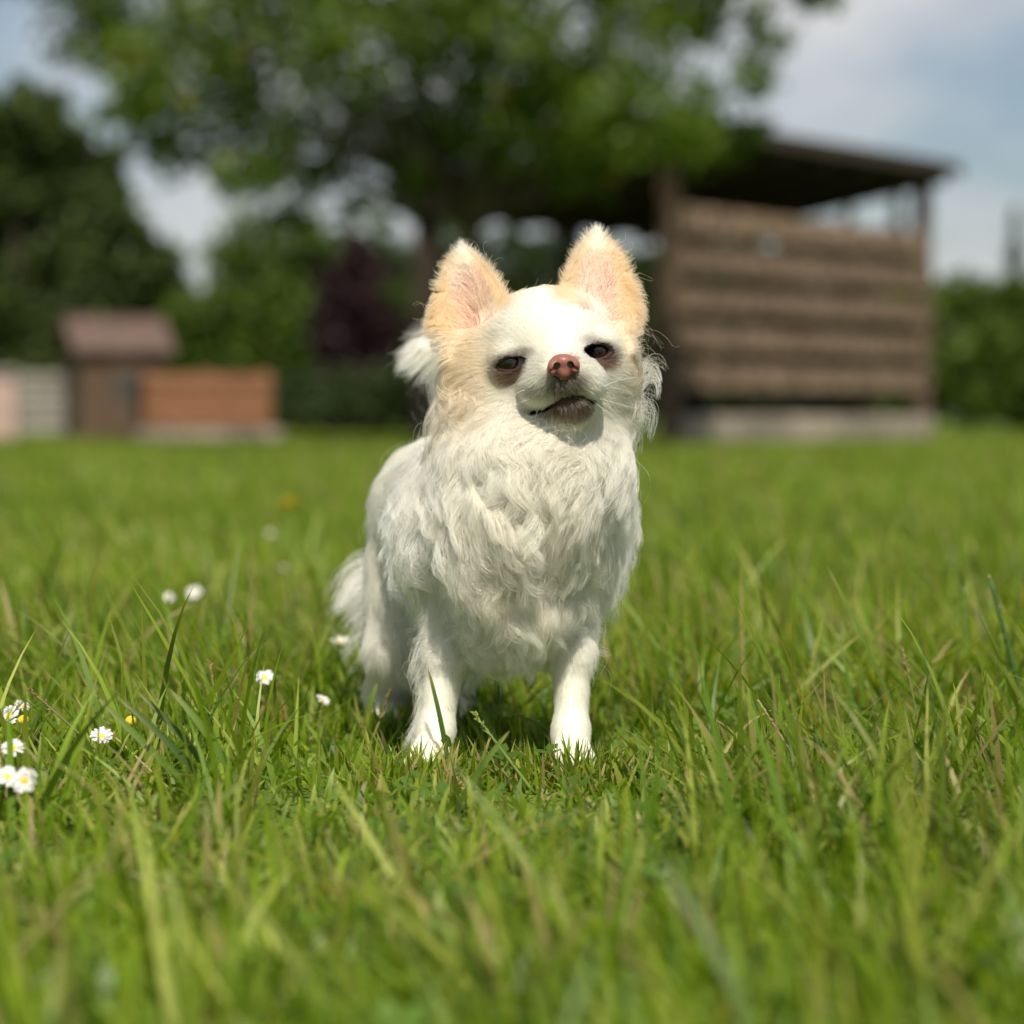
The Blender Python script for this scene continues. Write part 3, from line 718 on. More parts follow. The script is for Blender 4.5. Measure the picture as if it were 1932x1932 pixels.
def grow(F, roots, rn, L, lift, curl, fl, K=8, seed=3):
    n = len(roots); r = np.random.default_rng(seed)
    # low-frequency swirls so that neighbouring strands part together
    fl = norm(fl + vnoise(roots, 70, seed) * (.55 * curl)[:, None] + vnoise(roots, 190, seed + 1) * (.40 * curl)[:, None])
    tan = norm(fl - np.einsum('ij,ij->i', fl, rn)[:, None] * rn)
    lift = lift * r.uniform(.7, 1.35, n)
    d = norm(tan * (1 - lift)[:, None] + rn * lift[:, None] + r.normal(size=(n, 3)) * .05)
    side = norm(np.cross(tan, rn)); ph = vnoise(roots, 60, seed + 5)[:, 0] * 4
    bendv = (vnoise(roots, 110, seed + 7) @ np.array([1, .3, .5])) * curl
    pts = np.empty((n, K, 3)); pts[:, 0] = roots - rn * .0006
    step = (L / (K - 1))[:, None]; p = pts[:, 0].copy()
    for i in range(1, K):
        t = i / (K - 1)
        d = norm(d + (tan * .16 + DOWN * (.16 * np.clip(L / .03, 0, 1.2))[:, None]) + side * (bendv * .62 * math.cos(t * 3.0) + curl * .40 * np.sin(ph + t * 7.5))[:, None] + rn * (curl * .16 * np.cos(ph * 1.7 + t * 6.0))[:, None] + r.normal(size=(n, 3)) * (.02 + .05 * curl)[:, None])
        p = p + d * step
        dist = F.sample(p); m = dist < .0010
        if m.any():
            g = F.grad(p[m]); p[m] += g * (.0012 - dist[m])[:, None]
            d[m] = norm(d[m] - np.minimum(np.einsum('ij,ij->i', d[m], g), 0)[:, None] * g)
        pts[:, i] = p
    return pts

def clump(pts, spacing, amount, power=1.3, seed=0):
    r = np.random.default_rng(seed); n = len(pts); K = pts.shape[1]
    # clump centres: thin a random subset on a grid
    cell = np.floor(pts[:, 0] / spacing).astype(np.int64); key = cell[:, 0] * 73856093 ^ cell[:, 1] * 19349663 ^ cell[:, 2] * 83492791
    perm = r.permutation(n); _, first = np.unique(key[perm], return_index=True); cen = perm[first]
    kd = kdtree.KDTree(len(cen))
    for j, q in enumerate(pts[cen, 0]): kd.insert(q, j)
    kd.balance()
    near = np.array([kd.find(q)[1] for q in pts[:, 0]]); g = cen[near]
    t = np.linspace(0, 1, K)[None, :, None] ** power
    amt = np.broadcast_to(np.asarray(amount, float), (n,))[:, None, None]
    return pts + (pts[g] - pts) * t * amt, g

def curves_obj(name, pts, radius, col, mat, parent):
    n, K = pts.shape[:2]
    hc = bpy.data.hair_curves.new(name); hc.add_curves([K] * n)
    hc.attributes['position'].data.foreach_set('vector', pts.astype(np.float32).ravel())
    ra = hc.attributes.get('radius') or hc.attributes.new('radius', 'FLOAT', 'POINT')
    ra.data.foreach_set('value', radius.astype(np.float32).ravel())
    ca = hc.attributes.new('col', 'FLOAT_COLOR', 'POINT'); c4 = np.ones((n, K, 4), np.float32)
    c4[..., :3] = col[:, None, :] if col.ndim == 2 else col
    ca.data.foreach_set('color', c4.ravel())
    hc.materials.append(mat)
    o = bpy.data.objects.new(name, hc); COL.objects.link(o); o.parent = parent
    return o

def fur_material():
    m = bpy.data.materials.new('fur'); m.use_nodes = True; n = m.node_tree.nodes; l = m.node_tree.links
    for q in list(n): n.remove(q)
    out = n.new('ShaderNodeOutputMaterial'); at = n.new('ShaderNodeAttribute'); at.attribute_name = 'col'
    h = n.new('ShaderNodeBsdfHairPrincipled'); h.parametrization = 'COLOR'
    h.inputs['Roughness'].default_value = .42; h.inputs['Radial Roughness'].default_value = .55; h.inputs['Coat'].default_value = .0
    h.inputs['Random Roughness'].default_value = .2
    df = n.new('ShaderNodeBsdfDiffuse'); mx = n.new('ShaderNodeMixShader'); mx.inputs['Fac'].default_value = .30
    l.new(at.outputs['Color'], h.inputs['Color']); l.new(at.outputs['Color'], df.inputs['Color'])
    l.new(h.outputs['BSDF'], mx.inputs[1]); l.new(df.outputs['BSDF'], mx.inputs[2]); l.new(mx.outputs['Shader'], out.inputs['Surface'])
    return m

def build_dog():
    root, off, F, roots, rn, L, lift, curl, fl = make_dog()
    n = len(roots); K = 10
    pts = grow(F, roots, rn, L, lift, curl, fl, K)
    big = np.clip((L - .007) / .014, 0, 1)
    pts, g1 = clump(pts, .0110, .42 * big, 1.0, 2)
    pts, g2 = clump(pts, .0042, .50 * big, 1.1, 4)
    earish = np.zeros(n)
    for e in EARS:
        s, t, w = ear_uv(e, roots); earish = np.maximum(earish, np.clip((s + .02) / .06, 0, 1) * (np.abs(w) < .02) * (np.abs(t) < e['w'] * 1.3))
    pts, g3 = clump(pts, .0018, .45 - .30 * earish, 1.2, 1)
    r = np.random.default_rng(11)
    pts += (r.normal(size=(n, 1, 3)) * np.linspace(0, 1, K)[None, :, None] ** 1.5) * (.03 * L)[:, None, None]
    dist = F.sample(pts[:, 1:].reshape(-1, 3)).reshape(n, K - 1); m = dist < .0005
    if m.any():
        sub = pts[:, 1:]; q = sub[m]; sub[m] = q + F.grad(q) * (.0008 - dist[m])[:, None]
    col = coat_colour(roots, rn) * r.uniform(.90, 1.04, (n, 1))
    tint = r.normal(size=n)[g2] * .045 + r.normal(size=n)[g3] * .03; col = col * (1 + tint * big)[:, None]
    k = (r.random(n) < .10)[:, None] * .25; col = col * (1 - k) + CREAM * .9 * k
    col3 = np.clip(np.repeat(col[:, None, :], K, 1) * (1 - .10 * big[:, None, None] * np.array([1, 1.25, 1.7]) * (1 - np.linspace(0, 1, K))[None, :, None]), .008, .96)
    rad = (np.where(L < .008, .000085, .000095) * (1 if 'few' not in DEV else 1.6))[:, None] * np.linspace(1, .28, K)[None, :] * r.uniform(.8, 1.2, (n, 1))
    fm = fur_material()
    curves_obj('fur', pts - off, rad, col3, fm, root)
    # wavy locks over chest and ruff
    lk = np.where(((L > .017) & (roots[:, 1] < .10) & (roots[:, 2] > .05)))[0]; lk = r.choice(lk, 26000, replace=False); nl = len(lk)
    lp = grow(F, roots[lk], rn[lk], r.uniform(.026, .050, nl), lift[lk] * 1.1, np.full(nl, 1.35), fl[lk], 16, 43)
    lp, gl = clump(lp, .0095, .72, 1.0, 6); lp, _ = clump(lp, .0035, .35, 1.2, 7)
    dist = F.sample(lp[:, 1:].reshape(-1, 3)).reshape(nl, 15); m = dist < .001
    sub = lp[:, 1:]; q = sub[m]; sub[m] = q + F.grad(q) * (.0015 - dist[m])[:, None]
    lc = np.clip(coat_colour(roots[lk], rn[lk]) * (1 + r.normal(size=n)[lk[gl]] * .05)[:, None], .02, .96)
    curves_obj('locks', lp - off, np.full((nl, 1), .000095) * np.linspace(1, .3, 16)[None, :], lc, fm, root)
    # loose long wisps round ears, cheeks and ruff
    pick = np.where((L > .010) & (roots[:, 2] > .06))[0]; pick = r.choice(pick, 3200, replace=False)
    wl_ = r.uniform(.018, .040, len(pick)); wl_[:60] *= 1.35
    wp = grow(F, roots[pick], rn[pick], wl_, lift[pick] * 1.7, np.full(len(pick), 1.5), fl[pick], 14, 21)
    wr = np.full((len(pick), 1), .00007) * np.linspace(1, .4, 14)[None, :]
    curves_obj('wisps', wp - off, wr, np.clip(coat_colour(roots[pick], rn[pick]) * 1.02, 0, .95), fm, root)
    # feathering behind the front leg and on the thigh
    fr, fd, fL = [], [], []
    for A, B, num, ln in ((P(806, 1200, .02), P(800, 1420, .012), 1800, .032), (P(735, 1050, .2), P(715, 1190, .2), 800, .052), (P(1112, 1150, .02), P(1100, 1330, .015), 150, .010)):
        h = r.random(num); q = A + (B - A) * h[:, None] + r.normal(size=(num, 3)) * .0035
        fr.append(q); fL.append(ln * r.uniform(.6, 1.1, num) * (1 - .35 * h)); sx = -1 if A[0] < 0 else 1
        fd.append(np.tile([.75 * sx, .35, -.65] if ln < .05 else [-.95, .1, -.30], (num, 1)) + r.normal(size=(num, 3)) * .12)
    fr, fd, fL = np.concatenate(fr), norm(np.concatenate(fd)), np.concatenate(fL)
    fr = fr - F.grad(fr) * F.sample(fr)[:, None]
    fp = grow(F, fr, F.grad(fr), fL, np.where(fL > .033, .75, .5), np.full(len(fr), .5), fd, 9, 31)
    fp, _ = clump(fp, .006, .6, 1.3, 5)
    curves_obj('feathering', fp - off, np.full((len(fr), 1), .00012) * np.linspace(1, .3, 9)[None, :], np.tile(WHITE, (len(fr), 1)), fm, root)
    # whiskers
    W = [((1010, 722), (975, 717), (930, 752)), ((1012, 732), (960, 728), (945, 810)), ((1020, 742), (965, 752), (952, 800)), ((1028, 752), (1005, 772), (1012, 808)),
         ((1045, 770), (1035, 800), (1055, 830)), ((1075, 780), (1070, 815), (1095, 840)), ((1095, 785), (1100, 810), (1085, 838)), ((1112, 735), (1160, 720), (1195, 745)),
         ((1115, 728), (1165, 712), (1205, 712)), ((1112, 742), (1160, 760), (1215, 775)), ((1108, 750), (1150, 785), (1180, 800)), ((990, 705), (975, 712), (968, 735))]
    wp = []
    for q in W:
        A, B, C = P(*q[0], -.052), P(*q[1], -.055), P(*q[2], -.042)
        A = A - F.grad(A[None])[0] * F.sample(A[None])[0]
        t = np.linspace(0, 1, 12)[:, None]; wp.append((1-t)**2 * A + 2*t*(1-t) * B + t*t * C)
    wp = np.array(wp)
    curves_obj('whiskers', wp - off, np.full((len(wp), 1), .00021) * np.linspace(1, .35, 12)[None, :], np.tile([.92, .9, .84], (len(wp), 1)), fm, root)

    # eyes
    em, n_, l_, b_ = newmat('eye'); 
    tc = n_.new('ShaderNodeTexCoord'); gr = n_.new('ShaderNodeVectorMath'); gr.operation = 'DISTANCE'; gr.inputs[1].default_value = (0, 0, 1)
    rp = n_.new('ShaderNodeValToRGB'); rp.color_ramp.interpolation = 'LINEAR'
    els = rp.color_ramp.elements; els[0].position = 0; els[0].color = (.004, .003, .003, 1); els[1].position = .98; els[1].color = (.50, .44, .41, 1)
    for pos, cc in ((.36, (.004, .003, .003)), (.40, (.028, .011, .005)), (.60, (.018, .008, .004)), (.66, (.012, .008, .007)), (.74, (.45, .40, .37))):
        q = els.new(pos); q.color = (*cc, 1)
    l_.new(tc.outputs['Object'], gr.inputs[0]); l_.new(gr.outputs['Value'], rp.inputs['Fac']); l_.new(rp.outputs['Color'], b_.inputs['Base Color'])
    b_.inputs['Roughness'].default_value = .04; b_.inputs['Specular IOR Level'].default_value = .7
    for e, look in zip(EYES, ((-.42, -1, .10), (-.05, -1, .10))):
        nu, nv = 32, 20; th = np.linspace(0, 2*np.pi, nu, endpoint=False); ph = np.linspace(0, np.pi, nv)
        Vv = np.array([[math.sin(p_)*math.cos(t_), math.sin(p_)*math.sin(t_), math.cos(p_) * (1.0 + .10 * max(0, (math.cos(p_) - .72) / .28) ** 1)] for p_ in ph for t_ in th])
        Ff = np.array([[i*nu + j, (i+1)*nu + j, (i+1)*nu + (j+1) % nu, i*nu + (j+1) % nu] for i in range(nv-1) for j in range(nu)])
        o = link('eye', mesh_np('eye', Vv, Ff, em), root)
        o.location = Vector(e['c'] - off); o.scale = (e['r'],) * 3
        o.rotation_euler = Vector(look).to_track_quat('Z', 'Y').to_euler()
    # nose leather
    nf = Field(NOSE - np.array([.016, .014, .016]), NOSE + np.array([.016, .014, .016]), .0004)
    C = NOSE; up = norm(np.array([-.06, .10, 1.])); rt = norm(np.array([1., .18, .10]))
    U = lambda x, y, z: C + rt * x + np.array([0, 1., 0]) * y + up * z
    full = (C - .015, C + .015)
    nf.union(lambda p: sd_ell(p, U(0, .001, .0016), np.array([.0074, .0062, .0048])), *full, .002)
    for s in (-1, 1): nf.union(lambda p: sd_ell(p, U(.0058 * s, .0008, -.0012), np.array([.0034, .0058, .0044])), *full, .002)
    nf.union(lambda p: sd_ell(p, U(0, .0012, -.0040), np.array([.0038, .0050, .0046])), *full, .0025)
    for s in (-1, 1):
        nf.cut(lambda p: sd_cone(p, U(.0040 * s, -.0075, -.0004), U(.0032 * s, .0030, .0004), .0018, .0015), *full, .0007)
        nf.cut(lambda p: sd_cone(p, U(.0040 * s, -.0062, -.0010), U(.0058 * s, -.0050, -.0026), .0016, .0012), *full, .0007)
        nf.cut(lambda p: sd_cone(p, U(.0046 * s, -.0060, -.0018), U(.0086 * s, -.003, -.0036), .0013, .0008), *full, .0006)
    nf.cut(lambda p: sd_cone(p, U(0, -.0052, -.0018), U(0, -.0040, -.0095), .0004, .0005), *full, .0006)
    nV, nQ = nf.surface(); g = nf.grad(nV); nV = nV - g * nf.sample(nV)[:, None] * .7
    nm_, n_, l_, b_ = newmat('nose_leather')
    no = n_.new('ShaderNodeTexVoronoi'); no.inputs['Scale'].default_value = 1500; tc = n_.new('ShaderNodeTexCoord'); bp = n_.new('ShaderNodeBump'); bp.inputs['Strength'].default_value = .25; bp.inputs['Distance'].default_value = .0003
    l_.new(tc.outputs['Object'], no.inputs['Vector']); l_.new(no.outputs['Distance'], bp.inputs['Height']); l_.new(bp.outputs['Normal'], b_.inputs['Normal'])
    at = n_.new('ShaderNodeAttribute'); at.attribute_name = 'col'; l_.new(at.outputs['Color'], b_.inputs['Base Color'])
    b_.inputs['Roughness'].default_value = .33
    sp_ = n_.new('ShaderNodeMapRange'); sp_.inputs['From Max'].default_value = .3; sp_.inputs['To Max'].default_value = .5; l_.new(at.outputs['Fac'], sp_.inputs['Value']); l_.new(sp_.outputs['Result'], b_.inputs['Specular IOR Level'])
    nc = np.tile([.25, .10, .078], (len(nV), 1)); k = patch(nV, C + np.array([0, 0, -.008]), (.02, .02, .005), .5)[:, None]; nc = nc * (1 - .5*k) + np.array([.22, .09, .075]) * .5*k
    for s in (-1, 1):
        k = patch(nV, U(.0042 * s, .0010, -.0009), (.0021, .0120, .0021), .25)[:, None]; nc = nc * (1 - .95*k) + np.array([.02, .007, .006]) * .95*k
    link('nose', mesh_np('nose', nV - off, nQ, nm_, nc), root)
    # lower lip, moist
    return root

if 'nodog' not in DEV:
    build_dog()
# ------------------------------------------------------------------ grass, clover, daisies, single stalks
GR = leaf_mat('grass_blade', .48, .45, .35, (1.25, 1.35, .25))
r = np.random.default_rng(101)
def field_noise(x, y, k, seed): return vnoise(np.stack([x, y, 0*x], 1), k, seed)[:, 0]
def scatter(d0, d1, margin, dens, seed):
    q = np.random.default_rng(seed); half = lambda d: d * .209 + margin
    n = int((d1 - d0) * (half(d0) + half(d1)) * dens)
    out_d, out_x = [], []
    dd = q.uniform(d0, d1, n * 2); keep = q.random(n * 2) < half(dd) / half(d1); dd = dd[keep][:n]
    return q.uniform(-1, 1, len(dd)) * half(dd), dd + CAM_Y
def blades(x, y, h, lean, curve, phi, w, col, rows, face=None, tip_col=None, z0=-.002):
    n = len(x); face = phi + r.normal(size=n) * .9 if face is None else face
    P0 = np.stack([x, y, np.full(n, z0)], 1); out = np.empty((n, rows * 2 + 1, 3)); side = np.stack([-np.sin(face), np.cos(face), 0*x], 1)
    hd = np.stack([np.cos(phi), np.sin(phi), 0*x], 1); p = P0.copy(); cc = np.empty((n, rows * 2 + 1, 3))
    for i in range(rows + 1):
        t = i / rows
        if i < rows:
            ww = (w * .5 * (1 - t ** 2.2) * (.75 + .5 * min(t * 3, .5)))[:, None]; out[:, 2*i] = p - side * ww; out[:, 2*i+1] = p + side * ww
        else: out[:, 2*i] = p
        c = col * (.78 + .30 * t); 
        if tip_col is not None: c = c * (1 - tip_col[0][:, None] * t ** 2) + tip_col[1] * tip_col[0][:, None] * t ** 2
        cc[:, 2*i] = c
        if i < rows: cc[:, 2*i+1] = c
        a = lean + curve * (t + .5 / rows); p = p + (hd * np.sin(a)[:, None] + np.array([0, 0, 1.]) * np.cos(a)[:, None]) * (h / rows)[:, None]
    q = np.array([[2*i, 2*i+1, 2*i+3, 2*i+2] for i in range(rows - 1)]); t3 = np.array([[2*rows-2, 2*rows-1, 2*rows]])
    base = (np.arange(n) * (rows * 2 + 1))[:, None, None]
    return out.reshape(-1, 3), (q[None] + base).reshape(-1, 4), (t3[None] + base).reshape(-1, 3), cc.reshape(-1, 3)
class Lawn:
    def __init__(s): s.V, s.Q, s.T, s.C, s.n = [], [], [], [], 0
    def add(s, V, Q, T, C): s.V.append(V); s.Q.append(Q + s.n); s.T.append(T + s.n); s.C.append(C); s.n += len(V)
    def mesh(s, name, mat): return mesh_np(name, np.concatenate(s.V), [np.concatenate(s.Q), np.concatenate(s.T)], mat, np.concatenate(s.C))
PAL = np.array([[.165, .265, .013], [.220, .310, .022], [.110, .210, .012], [.340, .385, .065], [.058, .125, .010]])
STRAW = np.array([.40, .32, .13])
def gcol(n, x, y, dry=.07, q=r):
    k = q.choice(5, n, p=[.32, .25, .2, .13, .10]); c = PAL[k] * q.uniform(.8, 1.2, (n, 1))
    patch_ = np.clip(.5 + .6 * field_noise(x, y, 5.0, 8), 0, 1)[:, None]; c = c * (.70 + .46 * patch_) + patch_ * np.array([.022, .010, 0])
    m = q.random(n) < dry * np.clip(1 + 1.1 * field_noise(x, y, 16, 19), .2, 3); c[m] = STRAW * q.uniform(.6, 1.1, (m.sum(), 1)); return c
PAWS = [(P(810, 1458, -.008)[0], -.010), (P(1080, 1458, -.008)[0], -.010), (P(726, 1368, .185)[0], .180), (P(850, 1368, .192)[0], .186)]
def near_dog(x, y):
    m = np.zeros(len(x), bool)
    for a, b in PAWS: m |= ((x - a) / .012) ** 2 + ((y - b) / .017) ** 2 < 1
    return m
def dog_zone(x, y): return (np.abs(x + .02) < .105) & (y > -.30) & (y < .24)
lawn = Lawn()
def layer(d0, d1, margin, dens, hm, hs, wm, lean, rows, seed, dry=.07, tall=False, patchy=0.0, tuft=0):
    x, y = scatter(d0, d1, margin, dens / max(tuft, 1), seed); q = np.random.default_rng(seed + 1); tph = None
    if tuft:                                                     # blades fan out from shared crowns
        k = np.repeat(np.arange(len(x)), tuft); tph = q.uniform(0, 6.283, len(k)); rr_ = np.abs(q.normal(size=len(k))) * .006; tilt_ = q.uniform(0, 6.283, len(x))[k]
        x, y = x[k] + rr_ * np.cos(tph), y[k] + rr_ * np.sin(tph); tph = np.arctan2(np.sin(tph) + .8 * np.sin(tilt_), np.cos(tph) + .8 * np.cos(tilt_))
    keep = ~near_dog(x, y)
    if patchy: keep &= q.random(len(x)) < np.clip(.5 + patchy * field_noise(x, y, 14, seed), .04, 1)
    if tall: keep &= ~dog_zone(x, y)
    x, y = x[keep], y[keep]; n = len(x); tph = tph[keep] if tuft else None
    h = np.clip(hm * np.exp(q.normal(size=n) * hs), hm * .3, hm * 2.4) * np.clip(1 + .5 * field_noise(x, y, 11, 3), .45, 1.8)
    z = dog_zone(x, y); h[z] = np.minimum(h[z], q.uniform(.012, .029, z.sum()))
    phi = q.uniform(0, 6.283, n) * .5 + (1.57 + 1.1 * field_noise(x, y, 6, 12)) + q.normal(size=n) * 1.0
    if tuft: phi = tph
    tipw = (q.random(n) < .22) * q.uniform(.3, .9, n)
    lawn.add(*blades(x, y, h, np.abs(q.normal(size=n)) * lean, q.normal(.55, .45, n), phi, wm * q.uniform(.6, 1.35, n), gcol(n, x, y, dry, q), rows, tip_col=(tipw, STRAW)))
if 'nograss' not in DEV:
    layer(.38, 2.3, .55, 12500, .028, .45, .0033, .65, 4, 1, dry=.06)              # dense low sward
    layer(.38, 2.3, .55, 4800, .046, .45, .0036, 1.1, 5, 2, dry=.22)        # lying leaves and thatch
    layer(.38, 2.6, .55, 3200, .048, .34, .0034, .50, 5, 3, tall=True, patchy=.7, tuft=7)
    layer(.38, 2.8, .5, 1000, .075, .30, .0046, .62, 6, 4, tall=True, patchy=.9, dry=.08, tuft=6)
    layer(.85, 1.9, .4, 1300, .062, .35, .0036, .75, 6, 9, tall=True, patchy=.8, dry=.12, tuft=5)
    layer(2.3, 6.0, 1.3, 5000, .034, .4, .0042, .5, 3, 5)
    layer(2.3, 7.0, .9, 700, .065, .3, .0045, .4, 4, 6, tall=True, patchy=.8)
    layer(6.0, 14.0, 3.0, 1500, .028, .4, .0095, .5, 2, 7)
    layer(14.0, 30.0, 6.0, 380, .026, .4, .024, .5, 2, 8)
    for a, b in PAWS:                                                       # tufts the paws stand in
        n = 380; x = a + r.normal(size=n) * .022; y = b - .022 - np.abs(r.normal(size=n)) * .022; ph = r.uniform(0, 6.283, n)
        lawn.add(*blades(x, y, r.uniform(.010, .034, n), np.abs(r.normal(size=n)) * .45, r.normal(.4, .4, n), ph, r.uniform(.0014, .0034, n), gcol(n, x, y, .1), 4, tip_col=((r.random(n) < .3) * .6, STRAW)))
    tag(link('grass', lawn.mesh('grass', GR)), 'mown but overgrown lawn grass covering the ground', 'grass', kind='stuff')
    # clover and small weeds between the blades
    x, y = scatter(.45, 2.0, .4, 500, 55); k = ~near_dog(x, y); x, y = x[k], y[k]; n = len(x)
    V, F, C = [], [], []
    for i in range(n):
        h = r.uniform(.008, .022); s = r.uniform(.004, .0075); a0 = r.uniform(0, 6.28); c = np.array([.10, .18, .025]) * r.uniform(.75, 1.3); tx, ty = r.normal(size=2) * .35
        for j in range(3):
            a = a0 + j * 2.094; u = np.array([math.cos(a), math.sin(a), 0]); v = np.array([-u[1], u[0], 0]); b = len(V); o = np.array([x[i], y[i], h])
            for q in (u * .05, u * .45 + v * .42, u * .95 + v * .34, u * .88, u * .95 - v * .34, u * .45 - v * .42):
                w = q * s * 1.25; w[2] += w[0] * tx + w[1] * ty + (np.linalg.norm(q) ** 2) * s * .25; V.append(o + w); C.append(c)
            F += [(b, b+5, b+4, b+3), (b, b+3, b+2, b+1)]
    tag(link('clover', mesh_np('clover', np.array(V), np.array(F), GR, np.array(C), smooth=False)), 'small round clover leaves low in the grass', 'clover', kind='stuff')

# --- daisies
petal_m = plain('petal', (.60, .59, .58), .6, .2); disc_m = noise_mat('flower_disc', (.62, .36, .02), (.85, .60, .04), scale=900, rough=.8, bump=.6, bump_dist=.0006)
stem_m = plain('flower_stem', (.10, .19, .035), .5, .3)
pv = [(.0009*-1, .0016, 0), (.0009, .0016, 0), (.0012, .0048, .0006), (-.0012, .0048, .0006), (.0008, .0074, .0003), (-.0008, .0074, .0003), (0, .0080, .0001)]
petal_me = bpy.data.meshes.new('petal'); petal_me.from_pydata(pv, [], [(0, 1, 2, 3), (3, 2, 4, 5), (5, 4, 6)]); petal_me.materials.append(petal_m)
dm = MB(); nseg = 12
vv = []; ff = []
for i, (rr2, zz) in enumerate(((.0027, -.0004), (.0027, .0004), (.0021, .0013), (.0010, .0018))):
    vv += [(rr2 * math.cos(6.283*k/nseg), rr2 * math.sin(6.283*k/nseg), zz) for k in range(nseg)]
    if i: ff += [((i-1)*nseg + k, (i-1)*nseg + (k+1) % nseg, i*nseg + (k+1) % nseg, i*nseg + k) for k in range(nseg)]
ff.append(tuple(3*nseg + k for k in range(nseg))); dm.add(vv, ff); disc_me = dm.mesh('flower_disc', disc_m, True)
def daisy(px, py, label, z=.036, size=1.0, tilt=(.2, 0), npet=24, name='daisy', group='daisies in the lawn', yellow=False):
    q = G(px, py, z); rd = random.Random(int(px * 7 + py)); base = np.array([q[0] + rd.uniform(-.008, .008), q[1] + rd.uniform(.0, .012), 0.])
    root = empty(name, base); tag(root, label, 'flower', group); h = q - base
    m = MB(); m.tube([(0, 0, 0), (h[0]*.25, h[1]*.2, h[2]*.5), (h[0]*.8, h[1]*.8, h[2]*.9), tuple(h - np.array([0, 0, .0006]))], [.0009, .0008, .0008, .0010], 6); m.build('stem', stem_m, root, True)
    hd = empty('flower_head', (0, 0, 0)); hd.parent = root; hd.location = tuple(h); hd.rotation_euler = (tilt[0] + .15, tilt[1], rd.uniform(-.2, .2)); hd.scale = (size * .80,) * 3
    d = link('flower_disc', disc_me, hd)
    if yellow: return
    for k in range(npet):
        o = link('petal', petal_me, hd); o.rotation_euler = (rd.uniform(-.05, .45) if npet > 10 else 1.0, rd.uniform(-.25, .25), 6.283 * k / npet + rd.uniform(-.06, .06)); o.scale = (rd.uniform(.85, 1.15), rd.uniform(.85, 1.08), 1)
        o.location = (0, 0, rd.uniform(-.0003, .0004))
if 'nograss' not in DEV:
    D = [(25, 1413, 'open daisy at the left edge, just above a pair of daisies', .036, 1.0, (.55, .1)),
         (14, 1468, 'daisy cut by the left edge, left one of the low pair', .030, .95, (.7, -.1)),
         (46, 1474, 'large open daisy turned to the viewer, right one of the low pair', .030, 1.05, (.95, .15)),
         (191, 1391, 'white daisy beside a dry grass stalk, left of the blade tuft', .034, 1.0, (.45, .2)),
         (500, 1280, 'white daisy between the grass tuft and the dog hind leg', .040, 1.05, (.4, -.1)),
         (643, 1212, 'white daisy seen edge on right beside the dog hindquarters', .045, 1.2, (.0, .1)),
         (608, 1322, 'half hidden daisy low in the grass left of the front paw', .024, .8, (.1, .5)),
         (18, 1352, 'soft white daisy at the left edge above the sharp daisies', .034, 1.05, (.8, -.5)),
         (40, 1333, 'small daisy seen from the side, topmost at the left edge', .036, .8, (.1, .5)),
         (316, 1128, 'blurred daisy, left one of a pair far behind on the left', .05, .95, (.3, .4)),
         (367, 1119, 'blurred round daisy, right one of a pair far behind on the left', .05, 1.1, (.9, .0)),
         (510, 1007, 'very blurred pale daisy behind the dog, below the yellow bloom', .045, .8, (.3, .2)),
         (535, 1072, 'blurred pale daisy standing left of the dog back', .035, .6, (.2, .2)),
         ]
    for q in D: daisy(q[0], q[1], q[2], q[3], q[4], q[5])
    daisy(246, 1360, 'yellow petal-less flower disc between the long blades', .034, 1.5, (.6, 0), 0, 'flower_stub', None, True)
    daisy(44, 1358, 'orange yellow flower disc at the left edge', .034, 1.4, (.6, 0), 0, 'flower_stub', None, True)
    # dandelion: ball of yellow rays
    ray_m = plain('yellow_ray', (.62, .43, .02), .6, .2); ray_me = petal_me.copy(); ray_me.materials.clear(); ray_me.materials.append(ray_m)
    q = G(545, 955, .075); root = empty('dandelion', (q[0], q[1], 0)); tag(root, 'blurred yellow dandelion standing far behind on the left', 'flower')
    m = MB(); m.tube([(0, 0, 0), (.003, 0, .04), (0, 0, .074)], .0016, 6); m.build('stem', stem_m, root, True)
    for ring, (nr, el) in enumerate(((16, .15), (14, .55), (10, 1.0))):
        for k in range(nr):
            o = link('petal', ray_me, root); o.location = (0, 0, .074); o.rotation_euler = (el, 0, 6.283 * (k + ring * .4) / nr); o.scale = (1.6, 1.9, 1)

# --- single stalks that stand out
def bez(pts, k=14):
    pts = [np.array(p, float) for p in pts]; t = np.linspace(0, 1, k)[:, None]
    if len(pts) == 2: return pts[0] * (1-t) + pts[1] * t
    return (1-t)**2 * pts[0] + 2*t*(1-t) * pts[1] + t*t * pts[2]
def flat_blade(name, label, px, w, col, group, fold=.25):
    """px: base, mid, tip photo points; base on the ground, leaning gently"""
    b = G(*px[0]); y = b[1]; c = bez([b, P(*px[1], y - .004), P(*px[2], y + .004)], 12); n = len(c)
    tg = np.gradient(c, axis=0); sd = norm(np.cross(tg, np.array([.25, -1., .2]))); nn = norm(np.cross(sd, tg)); t = np.linspace(0, 1, n)
    ww = (w * .5 * np.minimum(1, .55 + t * 2) * np.sqrt(np.clip(1 - t ** 3, 0, 1)))[:, None]
    V = np.concatenate([c - sd * ww, c - nn * ww * fold, c + sd * ww]); F = [[i + k*n, i+1 + k*n, i+1 + (k+1)*n, i + (k+1)*n] for k in (0, 1) for i in range(n-1)]
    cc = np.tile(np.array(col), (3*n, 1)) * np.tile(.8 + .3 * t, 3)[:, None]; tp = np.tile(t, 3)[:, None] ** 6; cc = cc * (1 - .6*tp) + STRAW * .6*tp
    o = link(name, mesh_np(name, V, np.array(F), GR, cc)); o.data.transform(__import__('mathutils').Matrix.Translation(Vector(-b))); o.location = Vector(b)
    tag(o, label, 'grass leaf', group)
